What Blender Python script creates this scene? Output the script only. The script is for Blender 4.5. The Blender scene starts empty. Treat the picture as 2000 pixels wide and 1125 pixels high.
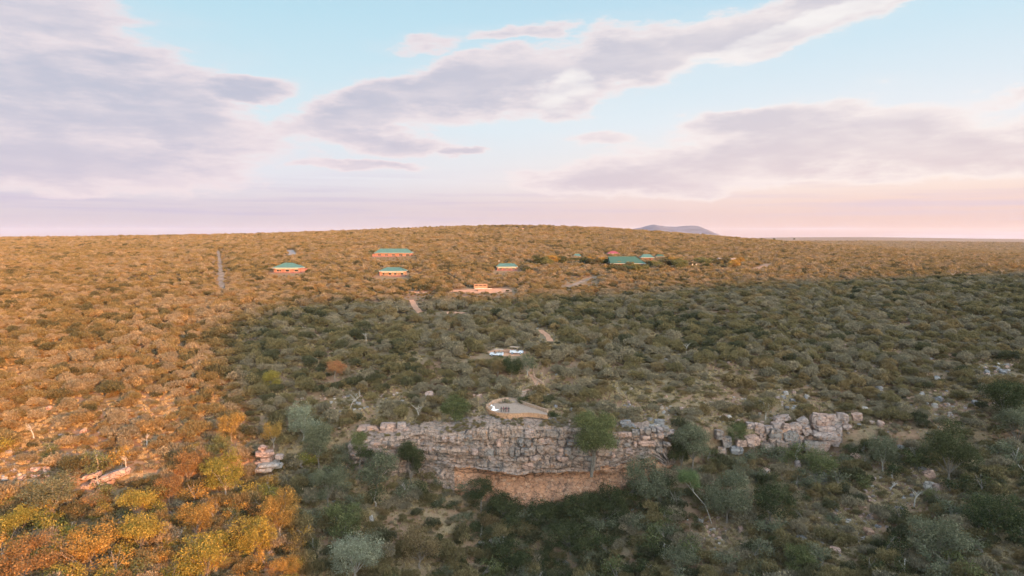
import bpy, bmesh, math, random
import numpy as np
from mathutils import Vector, Matrix, noise as mn

S = bpy.context.scene
COL = S.collection
rnd = random.Random(7)
R = math.radians

# ---------------------------------------------------------------- camera, sky, sun, exposure
CAMZ = 90.0
F = 1333.0                      # focal length in photo pixels (2000 wide)
PITCH = math.atan((562.5 - 460) / F)
cd = bpy.data.cameras.new('camera'); cam = bpy.data.objects.new('camera', cd); COL.objects.link(cam)
cd.sensor_width = 36; cd.lens = 36 * F / 2000; cd.clip_start = 1; cd.clip_end = 60000
cam.location = (0, 0, CAMZ); cam.rotation_euler = (math.pi / 2 - PITCH, 0, 0)
S.camera = cam

SUN_EL = R(10.0)
SUN_AZ = math.atan2(0.626, -0.78)   # sun stands behind the camera, to its right
S.view_settings.view_transform = 'Standard'; S.view_settings.look = 'None'
S.view_settings.gamma = 1; S.view_settings.use_curve_mapping = False
S.view_settings.exposure = 1.22

W = bpy.data.worlds.new('World'); S.world = W; W.use_nodes = True
wt = W.node_tree; wt.nodes.clear()


class NB:
    """small node helper"""
    def __init__(s, t): s.t = t
    def n(s, typ, **kw):
        o = s.t.nodes.new(typ)
        for k, v in kw.items(): setattr(o, k, v)
        return o
    def put(s, sock, v):
        if hasattr(v, 'links') or isinstance(v, bpy.types.NodeSocket): s.t.links.new(v, sock)
        else: sock.default_value = v
    def m(s, op, a, b=None, c=None, clamp=False):
        o = s.n('ShaderNodeMath', operation=op, use_clamp=clamp)
        s.put(o.inputs[0], a)
        if b is not None: s.put(o.inputs[1], b)
        if c is not None: s.put(o.inputs[2], c)
        return o.outputs[0]
    def vm(s, op, a, b=None):
        o = s.n('ShaderNodeVectorMath', operation=op); s.put(o.inputs[0], a)
        if b is not None: s.put(o.inputs[1], b)
        return o.outputs[0]
    def sm(s, x, lo, hi, a=0.0, b=1.0):
        o = s.n('ShaderNodeMapRange', interpolation_type='SMOOTHSTEP')
        for i, v in enumerate((x, lo, hi, a, b)): s.put(o.inputs[i], v)
        return o.outputs[0]
    def mix(s, f, a, b, mode='MIX'):
        o = s.n('ShaderNodeMix', data_type='RGBA', blend_type=mode)
        s.put(o.inputs[0], f)
        s.put(o.inputs[6], a if isinstance(a, bpy.types.NodeSocket) else (*a, 1))
        s.put(o.inputs[7], b if isinstance(b, bpy.types.NodeSocket) else (*b, 1))
        return o.outputs[2]
    def ramp(s, x, stops):
        o = s.n('ShaderNodeValToRGB'); e = o.color_ramp.elements
        while len(e) > 1: e.remove(e[-1])
        e[0].position = stops[0][0]; e[0].color = (*stops[0][1], 1)
        for p, c in stops[1:]:
            k = e.new(p); k.color = (*c, 1)
        s.put(o.inputs[0], x); return o.outputs[0]
    def noise(s, vec, scale, detail=4, rough=.55, dist=0.0, dim='3D'):
        o = s.n('ShaderNodeTexNoise', noise_dimensions=dim)
        s.put(o.inputs['Vector'], vec); o.inputs['Scale'].default_value = scale
        o.inputs['Detail'].default_value = detail; o.inputs['Roughness'].default_value = rough
        o.inputs['Distortion'].default_value = dist
        return o.outputs['Fac']


def lin(r, g, b):
    f = lambda c: ((c / 255 + .055) / 1.055) ** 2.4 if c > 10 else c / 255 / 12.92
    return (f(r), f(g), f(b))


def sky_world():
    b = NB(wt)
    K = 4.27   # radiance of display white seen through strength and exposure
    sk = b.n('ShaderNodeTexSky', sky_type='NISHITA', sun_disc=False, sun_elevation=SUN_EL, sun_rotation=SUN_AZ,
             air_density=1.0, dust_density=1.5, ozone_density=1.5, altitude=1200)
    tc = b.n('ShaderNodeTexCoord').outputs['Generated']
    d = b.vm('NORMALIZE', tc)
    sp = b.n('ShaderNodeSeparateXYZ'); b.put(sp.inputs[0], d)
    X, Y, Z = sp.outputs
    h = b.m('SQRT', b.m('ADD', b.m('MULTIPLY', X, X), b.m('MULTIPLY', Y, Y)))
    el = b.m('ARCTAN2', Z, h)                     # elevation
    az = b.m('ARCTAN2', X, Y)                     # azimuth from +Y to +X
    # clear sky: dusk gradient, pink band low down, warmer towards the right
    cool = b.ramp(b.m('DIVIDE', el, 0.5), [(0.0, lin(192, 178, 194)), (0.03, lin(206, 194, 207)), (0.09, lin(217, 208, 218)), (0.16, lin(226, 228, 238)),
                                            (0.32, lin(216, 235, 244)), (0.6, lin(188, 224, 240)), (1.0, lin(160, 202, 226))])
    warm = b.ramp(b.m('DIVIDE', el, 0.5), [(0.0, lin(214, 180, 180)), (0.03, lin(230, 196, 190)), (0.09, lin(244, 214, 204)), (0.16, lin(253, 236, 226)),
                                            (0.3, lin(236, 240, 246)), (0.55, lin(202, 230, 244)), (1.0, lin(140, 190, 226))])
    wf = b.sm(az, -0.45, 0.6)
    clear = b.mix(wf, cool, warm)
    # far from the view the same gradient continues and takes up the sky texture, with glow added towards the sun
    cv = b.n('ShaderNodeCombineXYZ'); b.put(cv.inputs[0], az); b.put(cv.inputs[1], b.m('MULTIPLY', el, 2.6)); P = cv.outputs[0]
    wn = b.n('ShaderNodeTexNoise'); b.put(wn.inputs['Vector'], P); wn.inputs['Scale'].default_value = 7; wn.inputs['Detail'].default_value = 6
    wn.inputs['Roughness'].default_value = .6
    off = b.vm('SUBTRACT', wn.outputs['Color'], (.5, .5, .5))
    sc = b.n('ShaderNodeVectorMath', operation='SCALE'); b.put(sc.inputs[0], off); sc.inputs['Scale'].default_value = .16
    PW = b.vm('ADD', P, sc.outputs[0])
    s2 = b.n('ShaderNodeSeparateXYZ'); b.put(s2.inputs[0], PW); wa, we = s2.outputs[0], s2.outputs[1]

    def ell(px, py, rx, ry, ang, amp=1.0):
        """soft elliptical cloud mass; centre and radii measured in photo pixels, laid out as azimuth and elevation"""
        a0 = math.atan((px - 1000) / F); e0 = math.atan((562.5 - py) / F) - PITCH
        e0 *= 2.6
        ca, sa = math.cos(R(ang)), math.sin(R(ang))
        k = 1 / (1 + ((px - 1000) / F) ** 2)
        da = b.m('SUBTRACT', wa, a0); de = b.m('DIVIDE', b.m('SUBTRACT', we, e0), 2.6)
        p = b.m('ADD', b.m('MULTIPLY', da, ca), b.m('MULTIPLY', de, sa))
        q = b.m('SUBTRACT', b.m('MULTIPLY', de, ca), b.m('MULTIPLY', da, sa))
        p = b.m('DIVIDE', p, rx / F * (k ** .6)); q = b.m('DIVIDE', q, ry / F)
        r2 = b.m('ADD', b.m('MULTIPLY', p, p), b.m('MULTIPLY', q, q))
        return b.m('MULTIPLY', b.m('SUBTRACT', 1.0, r2), amp), q
    parts = [(60, 60, 230, 120, -25), (120, 220, 420, 135, -8), (330, 250, 270, 80, -14), (470, 195, 130, 24, 4), (60, 340, 450, 55, 2), (200, 330, 380, 60, -2),
             (760, 205, 240, 52, 16, 1.1), (930, 165, 300, 62, 12, 1.2), (1080, 150, 170, 75, 8, 1.1), (1200, 118, 260, 55, 6, 1.1), (1400, 88, 330, 46, 6, 1.1), (1600, 52, 330, 46, 12, 1.1), (1760, 10, 220, 40, 16), (1090, 195, 80, 38, 0),
             (820, 88, 90, 16, 3, .6), (1010, 62, 130, 14, 4, .6), (640, 240, 130, 40, 6), (720, 270, 200, 32, -6), (720, 325, 130, 14, 0), (890, 302, 60, 8, -2),
             (1240, 350, 270, 44, 2, 1.1), (1420, 320, 300, 70, 5, 1.1), (1600, 300, 320, 66, 5, 1.1), (1500, 250, 230, 34, 6), (1860, 320, 360, 56, 5, 1.1), (1180, 268, 90, 14, 0, .7), (1950, 245, 200, 14, 8, .5)]
    tot = None; qt = None
    for p in parts:
        v, q = ell(*p)
        if tot is None: tot = v
        else: tot = b.n('ShaderNodeMath', operation='SMOOTH_MAX') if False else b.m('MAXIMUM', tot, v)
    # the rest of the dome carries the same loose cloud
    gen = b.noise(PW, 1.6, 5, .5)
    outside = b.m('MAXIMUM', b.sm(b.m('ABSOLUTE', az), 0.66, 0.85), b.sm(el, 0.36, 0.46))
    gen = b.m('MULTIPLY', b.m('SUBTRACT', gen, .5), 5.0)
    tot = b.m('ADD', b.m('MULTIPLY', tot, b.m('SUBTRACT', 1, outside)), b.m('MULTIPLY', gen, outside))
    tot = b.m('MAXIMUM', tot, -1.5)
    st = b.n('ShaderNodeMapping'); st.inputs['Scale'].default_value = (1, 1.5, 1); st.inputs['Rotation'].default_value = (0, 0, R(-8))
    b.put(st.inputs[0], P)
    fine = b.noise(st.outputs[0], 8, 12, .66, .1)
    dens = b.m('ADD', tot, b.m('MULTIPLY', b.m('SUBTRACT', fine, .5), 2.3))
    alpha = b.sm(dens, -0.14, 0.5)
    thin = b.sm(dens, -1.1, 0.3, 0, .10)
    core = b.sm(dens, 0.1, 1.1)
    body = b.mix(wf, lin(192, 191, 209), lin(217, 208, 215))
    lo = b.sm(el, 0.02, 0.2)
    body = b.mix(lo, b.mix(wf, lin(208, 198, 213), lin(226, 207, 211)), body)
    rim = b.mix(wf, lin(246, 228, 230), lin(255, 242, 238))
    bil = b.noise(st.outputs[0], 6, 6, .55, .1)
    body = b.mix(b.sm(bil, .42, .72, 0, .55), body, rim)
    cc = b.mix(core, rim, body)
    # the two brightest billows
    hb, _ = ell(1095, 178, 70, 34, 35)
    hb2, _ = ell(1600, 72, 330, 20, 15)
    cc = b.mix(b.m('MULTIPLY', b.m('MAXIMUM', b.sm(hb, 0, .9), b.sm(hb2, 0, .8)), b.sm(bil, .3, .6, .15, .9)), cc, lin(255, 247, 244))
    # faint high bands near the horizon
    st2 = b.n('ShaderNodeMapping'); st2.inputs['Scale'].default_value = (1.2, 14, 1); b.put(st2.inputs[0], P)
    band = b.m('MULTIPLY', b.sm(b.noise(st2.outputs[0], 2.2, 5, .55, .3), .45, .7), b.sm(el, 0.11, 0.03))
    clear = b.mix(b.m('MULTIPLY', band, .75), clear, b.mix(wf, lin(196, 188, 214), lin(222, 204, 218)))
    a2 = b.m('MAXIMUM', alpha, thin)
    col = b.mix(b.m('MULTIPLY', a2, .86), clear, cc)
    scl = b.n('ShaderNodeVectorMath', operation='SCALE'); b.put(scl.inputs[0], col); scl.inputs['Scale'].default_value = K
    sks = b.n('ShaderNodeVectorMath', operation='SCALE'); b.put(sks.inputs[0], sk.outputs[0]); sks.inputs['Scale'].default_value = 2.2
    # away from the view the sky texture is mixed in part way
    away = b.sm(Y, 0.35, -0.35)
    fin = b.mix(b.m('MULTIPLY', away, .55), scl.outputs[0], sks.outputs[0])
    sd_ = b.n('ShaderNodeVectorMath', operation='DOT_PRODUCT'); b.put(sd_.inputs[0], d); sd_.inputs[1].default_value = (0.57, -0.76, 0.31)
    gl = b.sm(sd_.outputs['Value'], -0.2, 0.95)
    fill_gain = b.m('ADD', 1.0, b.m('MULTIPLY', gl, 3.2)); gn = b.n('ShaderNodeVectorMath', operation='SCALE')  # added boost and warm tint round the sun, out of view, to lift the shade
    b.put(gn.inputs[0], b.mix(b.m('MULTIPLY', gl, .6), fin, b.mix(1.0, fin, (1.0, .84, .68), 'MULTIPLY'))); b.put(gn.inputs['Scale'], fill_gain); fin = gn.outputs[0]
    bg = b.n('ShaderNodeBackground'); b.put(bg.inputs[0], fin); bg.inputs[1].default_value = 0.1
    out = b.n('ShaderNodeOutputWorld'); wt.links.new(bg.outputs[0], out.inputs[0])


sky_world()
try:
    W.cycles.sampling_method = 'MANUAL'; W.cycles.sample_map_resolution = 512
except Exception: pass

sd = bpy.data.lights.new('sun', 'SUN'); sun = bpy.data.objects.new('sun', sd); COL.objects.link(sun)
sd.energy = 5.0; sd.angle = R(1.0); sd.color = (1.0, 0.365, 0.055)
SV = Vector((0.626 * math.cos(SUN_EL), -0.78 * math.cos(SUN_EL), math.sin(SUN_EL)))   # towards the sun
sun.rotation_euler = SV.to_track_quat('Z', 'Y').to_euler(); sun.location = (300, -400, 400)
S.cycles.max_bounces = 5; S.cycles.diffuse_bounces = 3; S.cycles.transparent_max_bounces = 4
S.cycles.sample_clamp_indirect = 4

# ---------------------------------------------------------------- numpy noise
def _hash(ix, iy, seed):
    h = (ix.astype(np.int64) * 374761393 + iy.astype(np.int64) * 668265263 + seed * 974634777) & 0xffffffff
    h = ((h ^ (h >> 13)) * 1274126177) & 0xffffffff
    h = h ^ (h >> 16)
    return (h & 0xffffff) / float(0xffffff)

def vnoise(x, y, seed=0):
    x = np.asarray(x, float); y = np.asarray(y, float)
    ix = np.floor(x); iy = np.floor(y); fx = x - ix; fy = y - iy
    fx = fx * fx * fx * (fx * (fx * 6 - 15) + 10); fy = fy * fy * fy * (fy * (fy * 6 - 15) + 10)
    a = _hash(ix, iy, seed); b = _hash(ix + 1, iy, seed); c = _hash(ix, iy + 1, seed); d = _hash(ix + 1, iy + 1, seed)
    return (a + (b - a) * fx) * (1 - fy) + (c + (d - c) * fx) * fy

def fbm(x, y, o=4, seed=0, g=.5):
    t = 0; a = 1; s = 0
    for k in range(o):
        t = t + a * (vnoise(x * 2 ** k, y * 2 ** k, seed + k * 17) - .5); s += a; a *= g
    return t / s * 2

def sstep(x, a, b):
    t = np.clip((x - a) / (b - a), 0, 1); return t * t * (3 - 2 * t)

# ---------------------------------------------------------------- terrain
cp, sp_ = math.cos(PITCH), math.sin(PITCH)
def ray(px, py):
    a = (px - 1000) / F; b = (562.5 - py) / F
    return a, cp + b * sp_, -sp_ + b * cp
def uz(px, row):
    a, y, z = ray(px, row); return a / y, z / y

COLS = [-300, 0, 250, 500, 700, 850, 1000, 1150, 1300, 1500, 1700, 1850, 2000, 2300]
# every level: (photo row, forward distance) per column, near to far
LV = [
 [(1560, 85)] * 4 + [(1560, 95), (1560, 110), (1560, 125), (1560, 120), (1560, 110), (1560, 100), (1560, 95), (1560, 90), (1560, 88), (1560, 85)],
 [(1125, 122), (1125, 126), (1125, 132), (1125, 146), (1125, 158), (1125, 170), (1125, 178), (1125, 174), (1125, 165), (1125, 156), (1125, 150), (1125, 146), (1125, 142), (1125, 138)],
 [(1030, 142), (1030, 146), (1030, 152), (1020, 165), (1020, 177), (1030, 186), (1045, 191), (1040, 188), (1020, 184), (1000, 182), (1000, 178), (1000, 172), (1000, 166), (1000, 160)],
 [(955, 156), (955, 159), (950, 164), (925, 188), (897, 201), (915, 206), (975, 203), (958, 203.5), (915, 205), (893, 209), (890, 205), (900, 195), (900, 192), (900, 190)],
 [(935, 158), (935, 161), (930, 166), (897, 190), (845, 208), (838, 209), (821, 210), (829, 208.5), (838, 208), (840, 213), (845, 215), (840, 208), (830, 208), (820, 210)],
 [(870, 178), (860, 182), (850, 188), (830, 208), (800, 221), (802, 218), (806, 213), (804, 218), (800, 222), (800, 226), (800, 228), (790, 226), (770, 232), (760, 236)],
 [(770, 212), (765, 215), (760, 220), (760, 228), (770, 230), (775, 228), (783, 225), (778, 229), (765, 232), (762, 238), (750, 246), (740, 252), (720, 262), (715, 266)],
 [(700, 258), (700, 258), (695, 262), (690, 266), (690, 266), (690, 266), (690, 266), (690, 268), (690, 270), (685, 276), (670, 292), (660, 300), (650, 306), (645, 310)],
 [(648, 312), (648, 312), (648, 310), (648, 310), (648, 310), (648, 308), (648, 308), (646, 312), (640, 322), (630, 336), (620, 350), (612, 360), (604, 368), (600, 370)],
 [(600, 390), (600, 390), (600, 390), (600, 390), (600, 388), (600, 388), (598, 392), (592, 402), (585, 416), (575, 432), (568, 445), (562, 452), (556, 460), (552, 464)],
 [(560, 500), (560, 500), (560, 500), (560, 500), (560, 498), (560, 498), (560, 498), (555, 510), (548, 524), (543, 538), (540, 552), (538, 560), (534, 570), (532, 575)],
 [(522, 640), (522, 640), (524, 630), (525, 625), (526, 620), (526, 620), (524, 630), (520, 640), (518, 655), (518, 670), (520, 690), (520, 700), (520, 720), (520, 730)],
 [(492, 880), (492, 880), (492, 880), (492, 870), (490, 870), (486, 880), (484, 890), (486, 900), (492, 910), (498, 920), (503, 930), (507, 940), (509, 950), (510, 960)],
 [(475, 1200), (475, 1200), (473, 1200), (470, 1200), (464, 1200), (459, 1200), (455, 1200), (458, 1220), (466, 1220), (478, 1220), (490, 1220), (497, 1230), (501, 1240), (503, 1250)],
 [(468, 1550), (466.5, 1550), (464, 1550), (459.5, 1550), (452.5, 1550), (447, 1550), (441.5, 1550), (445.5, 1560), (456, 1560), (472, 1560), (486, 1560), (493, 1560), (498, 1580), (500, 1580)],
 [(476, 2100), (476, 2100), (476, 2100), (476, 2100), (476, 2100), (474, 2100), (470, 2100), (470, 2100), (474, 2100), (482, 2100), (488, 2100), (492, 2100), (494, 2100), (494, 2100)],
 [(484, 3400)] * 10 + [(484, 3400), (485, 3400), (486, 3400), (486, 3400)],
 [(470, 7500)] * 9 + [(463.5, 7500), (463, 7500), (465.5, 7500), (467.5, 7500), (469, 7500)],
 [(471, 9500)] * 14,
 [(469, 16000)] * 14,
]
UC = np.array([uz(c, 800)[0] for c in COLS])
UG = np.linspace(-1.6, 1.6, 1281)
LD = []; LZ = []
def smooth(a, n):
    k = np.hanning(n); k /= k.sum(); p = np.pad(a, n // 2, mode='edge'); return np.convolve(p, k, 'valid')[:len(a)]
for L in LV:
    dd = np.array([d for _, d in L], float); zz = np.array([CAMZ + d * uz(c, r)[1] for c, (r, d) in zip(COLS, L)])
    LD.append(smooth(np.interp(UG, UC, dd), 61)); LZ.append(smooth(np.interp(UG, UC, zz), 61))
LD = np.array(LD); LZ = np.array(LZ)
LZ[0] = LZ[1] - 4
# the sheet's own slope at every level (monotone, flat-limited), except across the cliff
NSL = np.zeros_like(LZ)
dz = (LZ[1:] - LZ[:-1]) / (LD[1:] - LD[:-1])
for k in range(1, len(LZ) - 1):
    s0, s1 = dz[k - 1], dz[k]
    NSL[k] = np.where(s0 * s1 > 0, 2 * s0 * s1 / (s0 + s1 + 1e-9), 0)
KC = 3    # cliff foot level, KC+1 the rim
NSL[KC] = np.clip(dz[KC - 1], -1, 1); NSL[KC + 1] = np.clip(dz[KC + 1], -1, 1)

def bend(x, y):
    """horizontal wobble of the contour lines"""
    w = sstep(y, 60, 140) * (1 - sstep(y, 500, 900))
    w = w * (1 - sstep(x, -62, -52) * (1 - sstep(x, 50, 60)) * sstep(y, 176, 192) * (1 - sstep(y, 216, 232)))
    return y + w * (2.6 * fbm(x / 26, y / 60, 3, 5) + 1.0 * fbm(x / 7, y / 20, 2, 9))

NV = np.array([.78, .626]); LVEC = np.array([-.626, .78])
RS = -470.0
def ridge_h(t):
    """crest height of the high ridge behind the camera that shades the slope"""
    tt = np.array([-4000, 15, 52, 61, 68, 82, 106, 157, 334, 480, 678, 900, 1400, 2400])
    e = math.tan(SUN_EL)
    H1, H2, H3, H4 = [z_ + (s_ - RS) * e for s_, z_ in ((387, 50), (304, 53), (250, 57), (172, 60))]
    h = np.array([60, 62, 92, 132, H1 - 32, H1 - 20, H1 - 10, H1 - 1, H2, H3, H4, H4 - 20, 120, 80])
    r = np.interp(t, tt, h)
    am = sstep(t, 40, 110)
    return r + (2.5 * fbm(t / 42., t * 0 + 3.3, 4, 71) * (.35 + .65 * am) + 5 * fbm(t / 130., t * 0 + 1.3, 2, 72) * am)

def height(x, y, fine=True):
    x = np.asarray(x, float); y = np.asarray(y, float)
    yb = bend(x, y)
    yc = np.maximum(yb, 70); u = np.clip(x / np.maximum(y, 70), -1.59, 1.59)
    fi = (u + 1.6) / (UG[1] - UG[0]); i0 = np.clip(fi.astype(int), 0, len(UG) - 2); f = fi - i0
    D = LD[:, i0] * (1 - f) + LD[:, i0 + 1] * f
    Zl = LZ[:, i0] * (1 - f) + LZ[:, i0 + 1] * f
    Sl = NSL[:, i0] * (1 - f) + NSL[:, i0 + 1] * f
    yq = np.clip(yc, D[0], D[-1])
    z = np.array(Zl[0])
    for k in range(len(D) - 1):
        m = (yq >= D[k]) & (yq <= D[k + 1])
        w = D[k + 1] - D[k]; t = np.clip((yq - D[k]) / w, 0, 1)
        h = (2 * t ** 3 - 3 * t ** 2 + 1) * Zl[k] + (t ** 3 - 2 * t ** 2 + t) * w * Sl[k] + (-2 * t ** 3 + 3 * t ** 2) * Zl[k + 1] + (t ** 3 - t ** 2) * w * Sl[k + 1]
        if k == KC: h = Zl[k] + (Zl[k + 1] - Zl[k]) * sstep(t, .62, 1.0)
        z = np.where(m, h, z)
    if fine:
        a = sstep(y, 60, 120)
        far = np.clip(y / 900, 0.35, 2.2) * (1 - .6 * sstep(y, 3000, 5000))
        z = z + a * (1.1 * fbm(x / 38, y / 38, 4, 21) * far + .35 * fbm(x / 6, y / 6, 3, 31) * (1 - sstep(y, 400, 700)))
    # level platform pad
    pd = np.hypot((x - PLX) / 13.0, (y - PLY) / np.where(y < PLY, 6.0, 11.0))
    z = np.where(pd < 1.6, z * sstep(pd, .9, 1.6) + (PLZ - .6) * (1 - sstep(pd, .9, 1.6)), z) if PLX is not None else z
    # the ridge behind the camera
    t = x * NV[0] + y * NV[1]; s = x * LVEC[0] + y * LVEC[1]
    H = ridge_h(t)
    base = 40.0
    prof = np.exp(-((s - RS) / 150.0) ** 2)
    behind = 1 - sstep(y, 20, 90)
    z = z * (1 - behind) + (base + 2 * fbm(x / 50, y / 50, 4, 41)) * behind
    nofov = 1 - sstep(y - np.abs(x) * .9, -60, 0)
    z = np.maximum(z, z + (H - z) * prof * nofov * (H > z))
    return z
PLX = None; PLY = PLZ = 0
PLX, PLY, PLZ = 2.0, 216.0, 35.2

def hz(x, y): return float(height(np.array([x]), np.array([y]))[0])
def ground(px, py, off=0.0):
    """point of the terrain seen at a photo pixel"""
    a, dy, dzz = ray(px, py)
    ys = np.concatenate([np.arange(100, 700, .5), np.arange(700, 16000, 6.)])
    k = ys / dy; z = height(a * k, ys); zr = CAMZ + dzz * k
    hit = np.where(zr <= z + 1e-6)[0]
    i = hit[0] if len(hit) else len(ys) - 1
    return Vector((a * k[i], ys[i], float(z[i]) + off))
def pix(x, y, z):
    z = z - CAMZ
    fw = y * cp - z * sp_; up = y * sp_ + z * cp
    return 1000 + F * x / fw, 562.5 - F * up / fw
def at(px, row, depth):
    """point at a pixel and a forward distance"""
    a, y, z = ray(px, row); k = depth / y
    return Vector((a * k, depth, CAMZ + z * k))

# ---------------------------------------------------------------- materials
MATS = {}
def mat(name):
    m = bpy.data.materials.new(name); m.use_nodes = True; m.node_tree.nodes.clear(); MATS[name] = m
    return m, NB(m.node_tree)
def finish(b, col, rough=.9, normal=None, spec=.2):
    p = b.n('ShaderNodeBsdfPrincipled'); b.put(p.inputs['Base Color'], col if isinstance(col, bpy.types.NodeSocket) else (*col, 1))
    b.put(p.inputs['Roughness'], rough); p.inputs['Specular IOR Level'].default_value = spec
    if normal is not None: b.put(p.inputs['Normal'], normal)
    o = b.n('ShaderNodeOutputMaterial'); b.t.links.new(p.outputs[0], o.inputs[0]); return p
def bump(b, h, dist, strength=1.0):
    o = b.n('ShaderNodeBump'); b.put(o.inputs['Height'], h); o.inputs['Distance'].default_value = dist; o.inputs['Strength'].default_value = strength
    return o.outputs[0]

def leaf_mat(name, c1, c2, c3=None, trans=.28):
    m, b = mat(name)
    oi = b.n('ShaderNodeObjectInfo'); r = oi.outputs['Random']
    at_ = b.n('ShaderNodeAttribute', attribute_name='lv'); v = at_.outputs['Fac']
    col = b.mix(b.sm(r, 0, 1), c1, c2)
    if c3: col = b.mix(b.sm(v, .62, .95, 0, .8), col, c3)
    k = b.m('MULTIPLY_ADD', v, .8, .62)
    sc = b.n('ShaderNodeVectorMath', operation='SCALE'); b.put(sc.inputs[0], col); b.put(sc.inputs['Scale'], k)
    d = b.n('ShaderNodeBsdfDiffuse'); b.put(d.inputs[0], sc.outputs[0])
    t = b.n('ShaderNodeBsdfTranslucent'); b.put(t.inputs[0], sc.outputs[0])
    mx = b.n('ShaderNodeMixShader'); mx.inputs[0].default_value = trans
    b.t.links.new(d.outputs[0], mx.inputs[1]); b.t.links.new(t.outputs[0], mx.inputs[2])
    o = b.n('ShaderNodeOutputMaterial'); b.t.links.new(mx.outputs[0], o.inputs[0]); return m

leaf_mat('scrub_olive', (.142, .114, .054), (.195, .150, .068), (.29, .21, .09))
leaf_mat('scrub_grey', (.178, .149, .094), (.230, .180, .110), (.32, .245, .14))
leaf_mat('scrub_brown', (.170, .120, .058), (.222, .152, .068), (.31, .21, .095))
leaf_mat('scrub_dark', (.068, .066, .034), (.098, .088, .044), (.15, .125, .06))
leaf_mat('leaf_dark', (.052, .060, .026), (.070, .072, .032), (.115, .11, .048))
leaf_mat('leaf_green', (.100, .108, .044), (.122, .124, .050), (.19, .175, .07))
leaf_mat('leaf_bright', (.125, .155, .06), (.15, .175, .068), (.21, .215, .085))
leaf_mat('leaf_greygreen', (.115, .118, .066), (.145, .14, .080), (.21, .19, .11))
leaf_mat('leaf_silver', (.21, .215, .135), (.25, .245, .155), (.33, .30, .19))
leaf_mat('leaf_yellow', (.15, .145, .035), (.25, .195, .045), (.38, .27, .06))
leaf_mat('leaf_gold', (.22, .145, .045), (.32, .19, .05), (.42, .26, .07))
leaf_mat('leaf_rust', (.18, .105, .045), (.24, .14, .055), (.33, .19, .07))
leaf_mat('leaf_scarlet', (.32, .12, .055), (.36, .16, .07), (.26, .20, .08))
leaf_mat('grass_dry', (.33, .24, .12), (.40, .30, .16), (.46, .36, .20), .2)

m, b = mat('bark'); geo = b.n('ShaderNodeNewGeometry').outputs['Position']
finish(b, b.ramp(b.noise(geo, 3, 4), [(.3, (.12, .095, .07)), (.7, (.24, .20, .155))]), .9)
m, b = mat('bark_pale'); geo = b.n('ShaderNodeNewGeometry').outputs['Position']
finish(b, b.ramp(b.noise(geo, 3, 4), [(.3, (.25, .21, .16)), (.7, (.42, .37, .30))]), .9)

def ground_mat():
    m, b = mat('ground')
    g = b.n('ShaderNodeNewGeometry').outputs['Position']
    n1 = b.noise(g, .03, 5, .6); n2 = b.noise(g, .35, 6, .65); n3 = b.noise(g, 2.3, 4, .6); n4 = b.noise(g, .12, 4, .6)
    soil = b.mix(b.sm(n2, .35, .7), (.17, .095, .052), (.25, .15, .09))
    grass = b.mix(b.sm(n3, .35, .68), (.135, .098, .052), (.25, .18, .095))
    c = b.mix(b.sm(b.m('ADD', b.m('MULTIPLY', n1, .5), b.m('MULTIPLY', n4, .5)), .40, .58), soil, grass)
    scr = b.mix(b.sm(n2, .4, .6), (.13, .10, .07), (.21, .145, .105))
    sp = b.n('ShaderNodeSeparateXYZ'); b.put(sp.inputs[0], g)
    c = b.mix(b.m('MULTIPLY', b.sm(sp.outputs[1], 900, 2400), .85), c, scr)     # far off, the ground carries its scrub cover as colour
    bp = bump(b, b.m('ADD', b.m('MULTIPLY', n3, .5), n2), .35, .8)
    finish(b, c, .95, bp)
ground_mat()

def rock_mat(name, pink, grey, rust, streak=1.0):
    m, b = mat(name)
    g = b.n('ShaderNodeNewGeometry').outputs['Position']
    oi = b.n('ShaderNodeObjectInfo').outputs['Random']
    mp = b.n('ShaderNodeMapping'); mp.inputs['Scale'].default_value = (1, 1, .2); b.put(mp.inputs[0], g)
    n1 = b.noise(g, .16, 4, .6); n2 = b.noise(g, .9, 6, .65); vs = b.noise(mp.outputs[0], 1.0, 5, .7)
    c = b.mix(b.sm(b.m('ADD', n1, b.m('MULTIPLY', b.m('SUBTRACT', oi, .5), .25)), .38, .62), pink, grey)
    c = b.mix(b.sm(n2, .52, .68), c, rust)
    dark = b.m('MULTIPLY', b.sm(vs, .50, .66), streak)
    c = b.mix(b.m('MULTIPLY', dark, .82), c, (.075, .068, .062))
    c = b.mix(b.sm(b.noise(g, 4.2, 5, .7), .60, .72, 0, .6), c, (.10, .088, .076))
    mc = b.n('ShaderNodeMapping'); mc.inputs['Scale'].default_value = (.55, .55, 1.1); b.put(mc.inputs[0], g)
    wn_ = b.n('ShaderNodeTexNoise'); b.put(wn_.inputs['Vector'], g); wn_.inputs['Scale'].default_value = 1.1; wn_.inputs['Detail'].default_value = 4
    vo = b.n('ShaderNodeTexVoronoi', feature='DISTANCE_TO_EDGE'); vo.inputs['Scale'].default_value = .9
    wv = b.n('ShaderNodeVectorMath', operation='SCALE'); b.put(wv.inputs[0], wn_.outputs['Color']); wv.inputs['Scale'].default_value = .9
    b.put(vo.inputs['Vector'], b.vm('ADD', mc.outputs[0], wv.outputs[0]))
    crack = b.sm(vo.outputs['Distance'], .0, .045)
    c = b.mix(b.m('MULTIPLY', b.m('SUBTRACT', 1, crack), .75), c, (.06, .05, .045))
    fine = b.noise(g, 5, 5, .7)
    sc = b.n('ShaderNodeVectorMath', operation='SCALE'); b.put(sc.inputs[0], c); b.put(sc.inputs['Scale'], b.sm(fine, .2, .8, .7, 1.3))
    finish(b, sc.outputs[0], .92, bump(b, b.m('ADD', b.m('ADD', n2, b.m('MULTIPLY', fine, .4)), b.m('MULTIPLY', crack, .5)), .55, 1.0))
rock_mat('rock_pink', (.44, .27, .19), (.36, .27, .22), (.38, .20, .11), .5)
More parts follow.
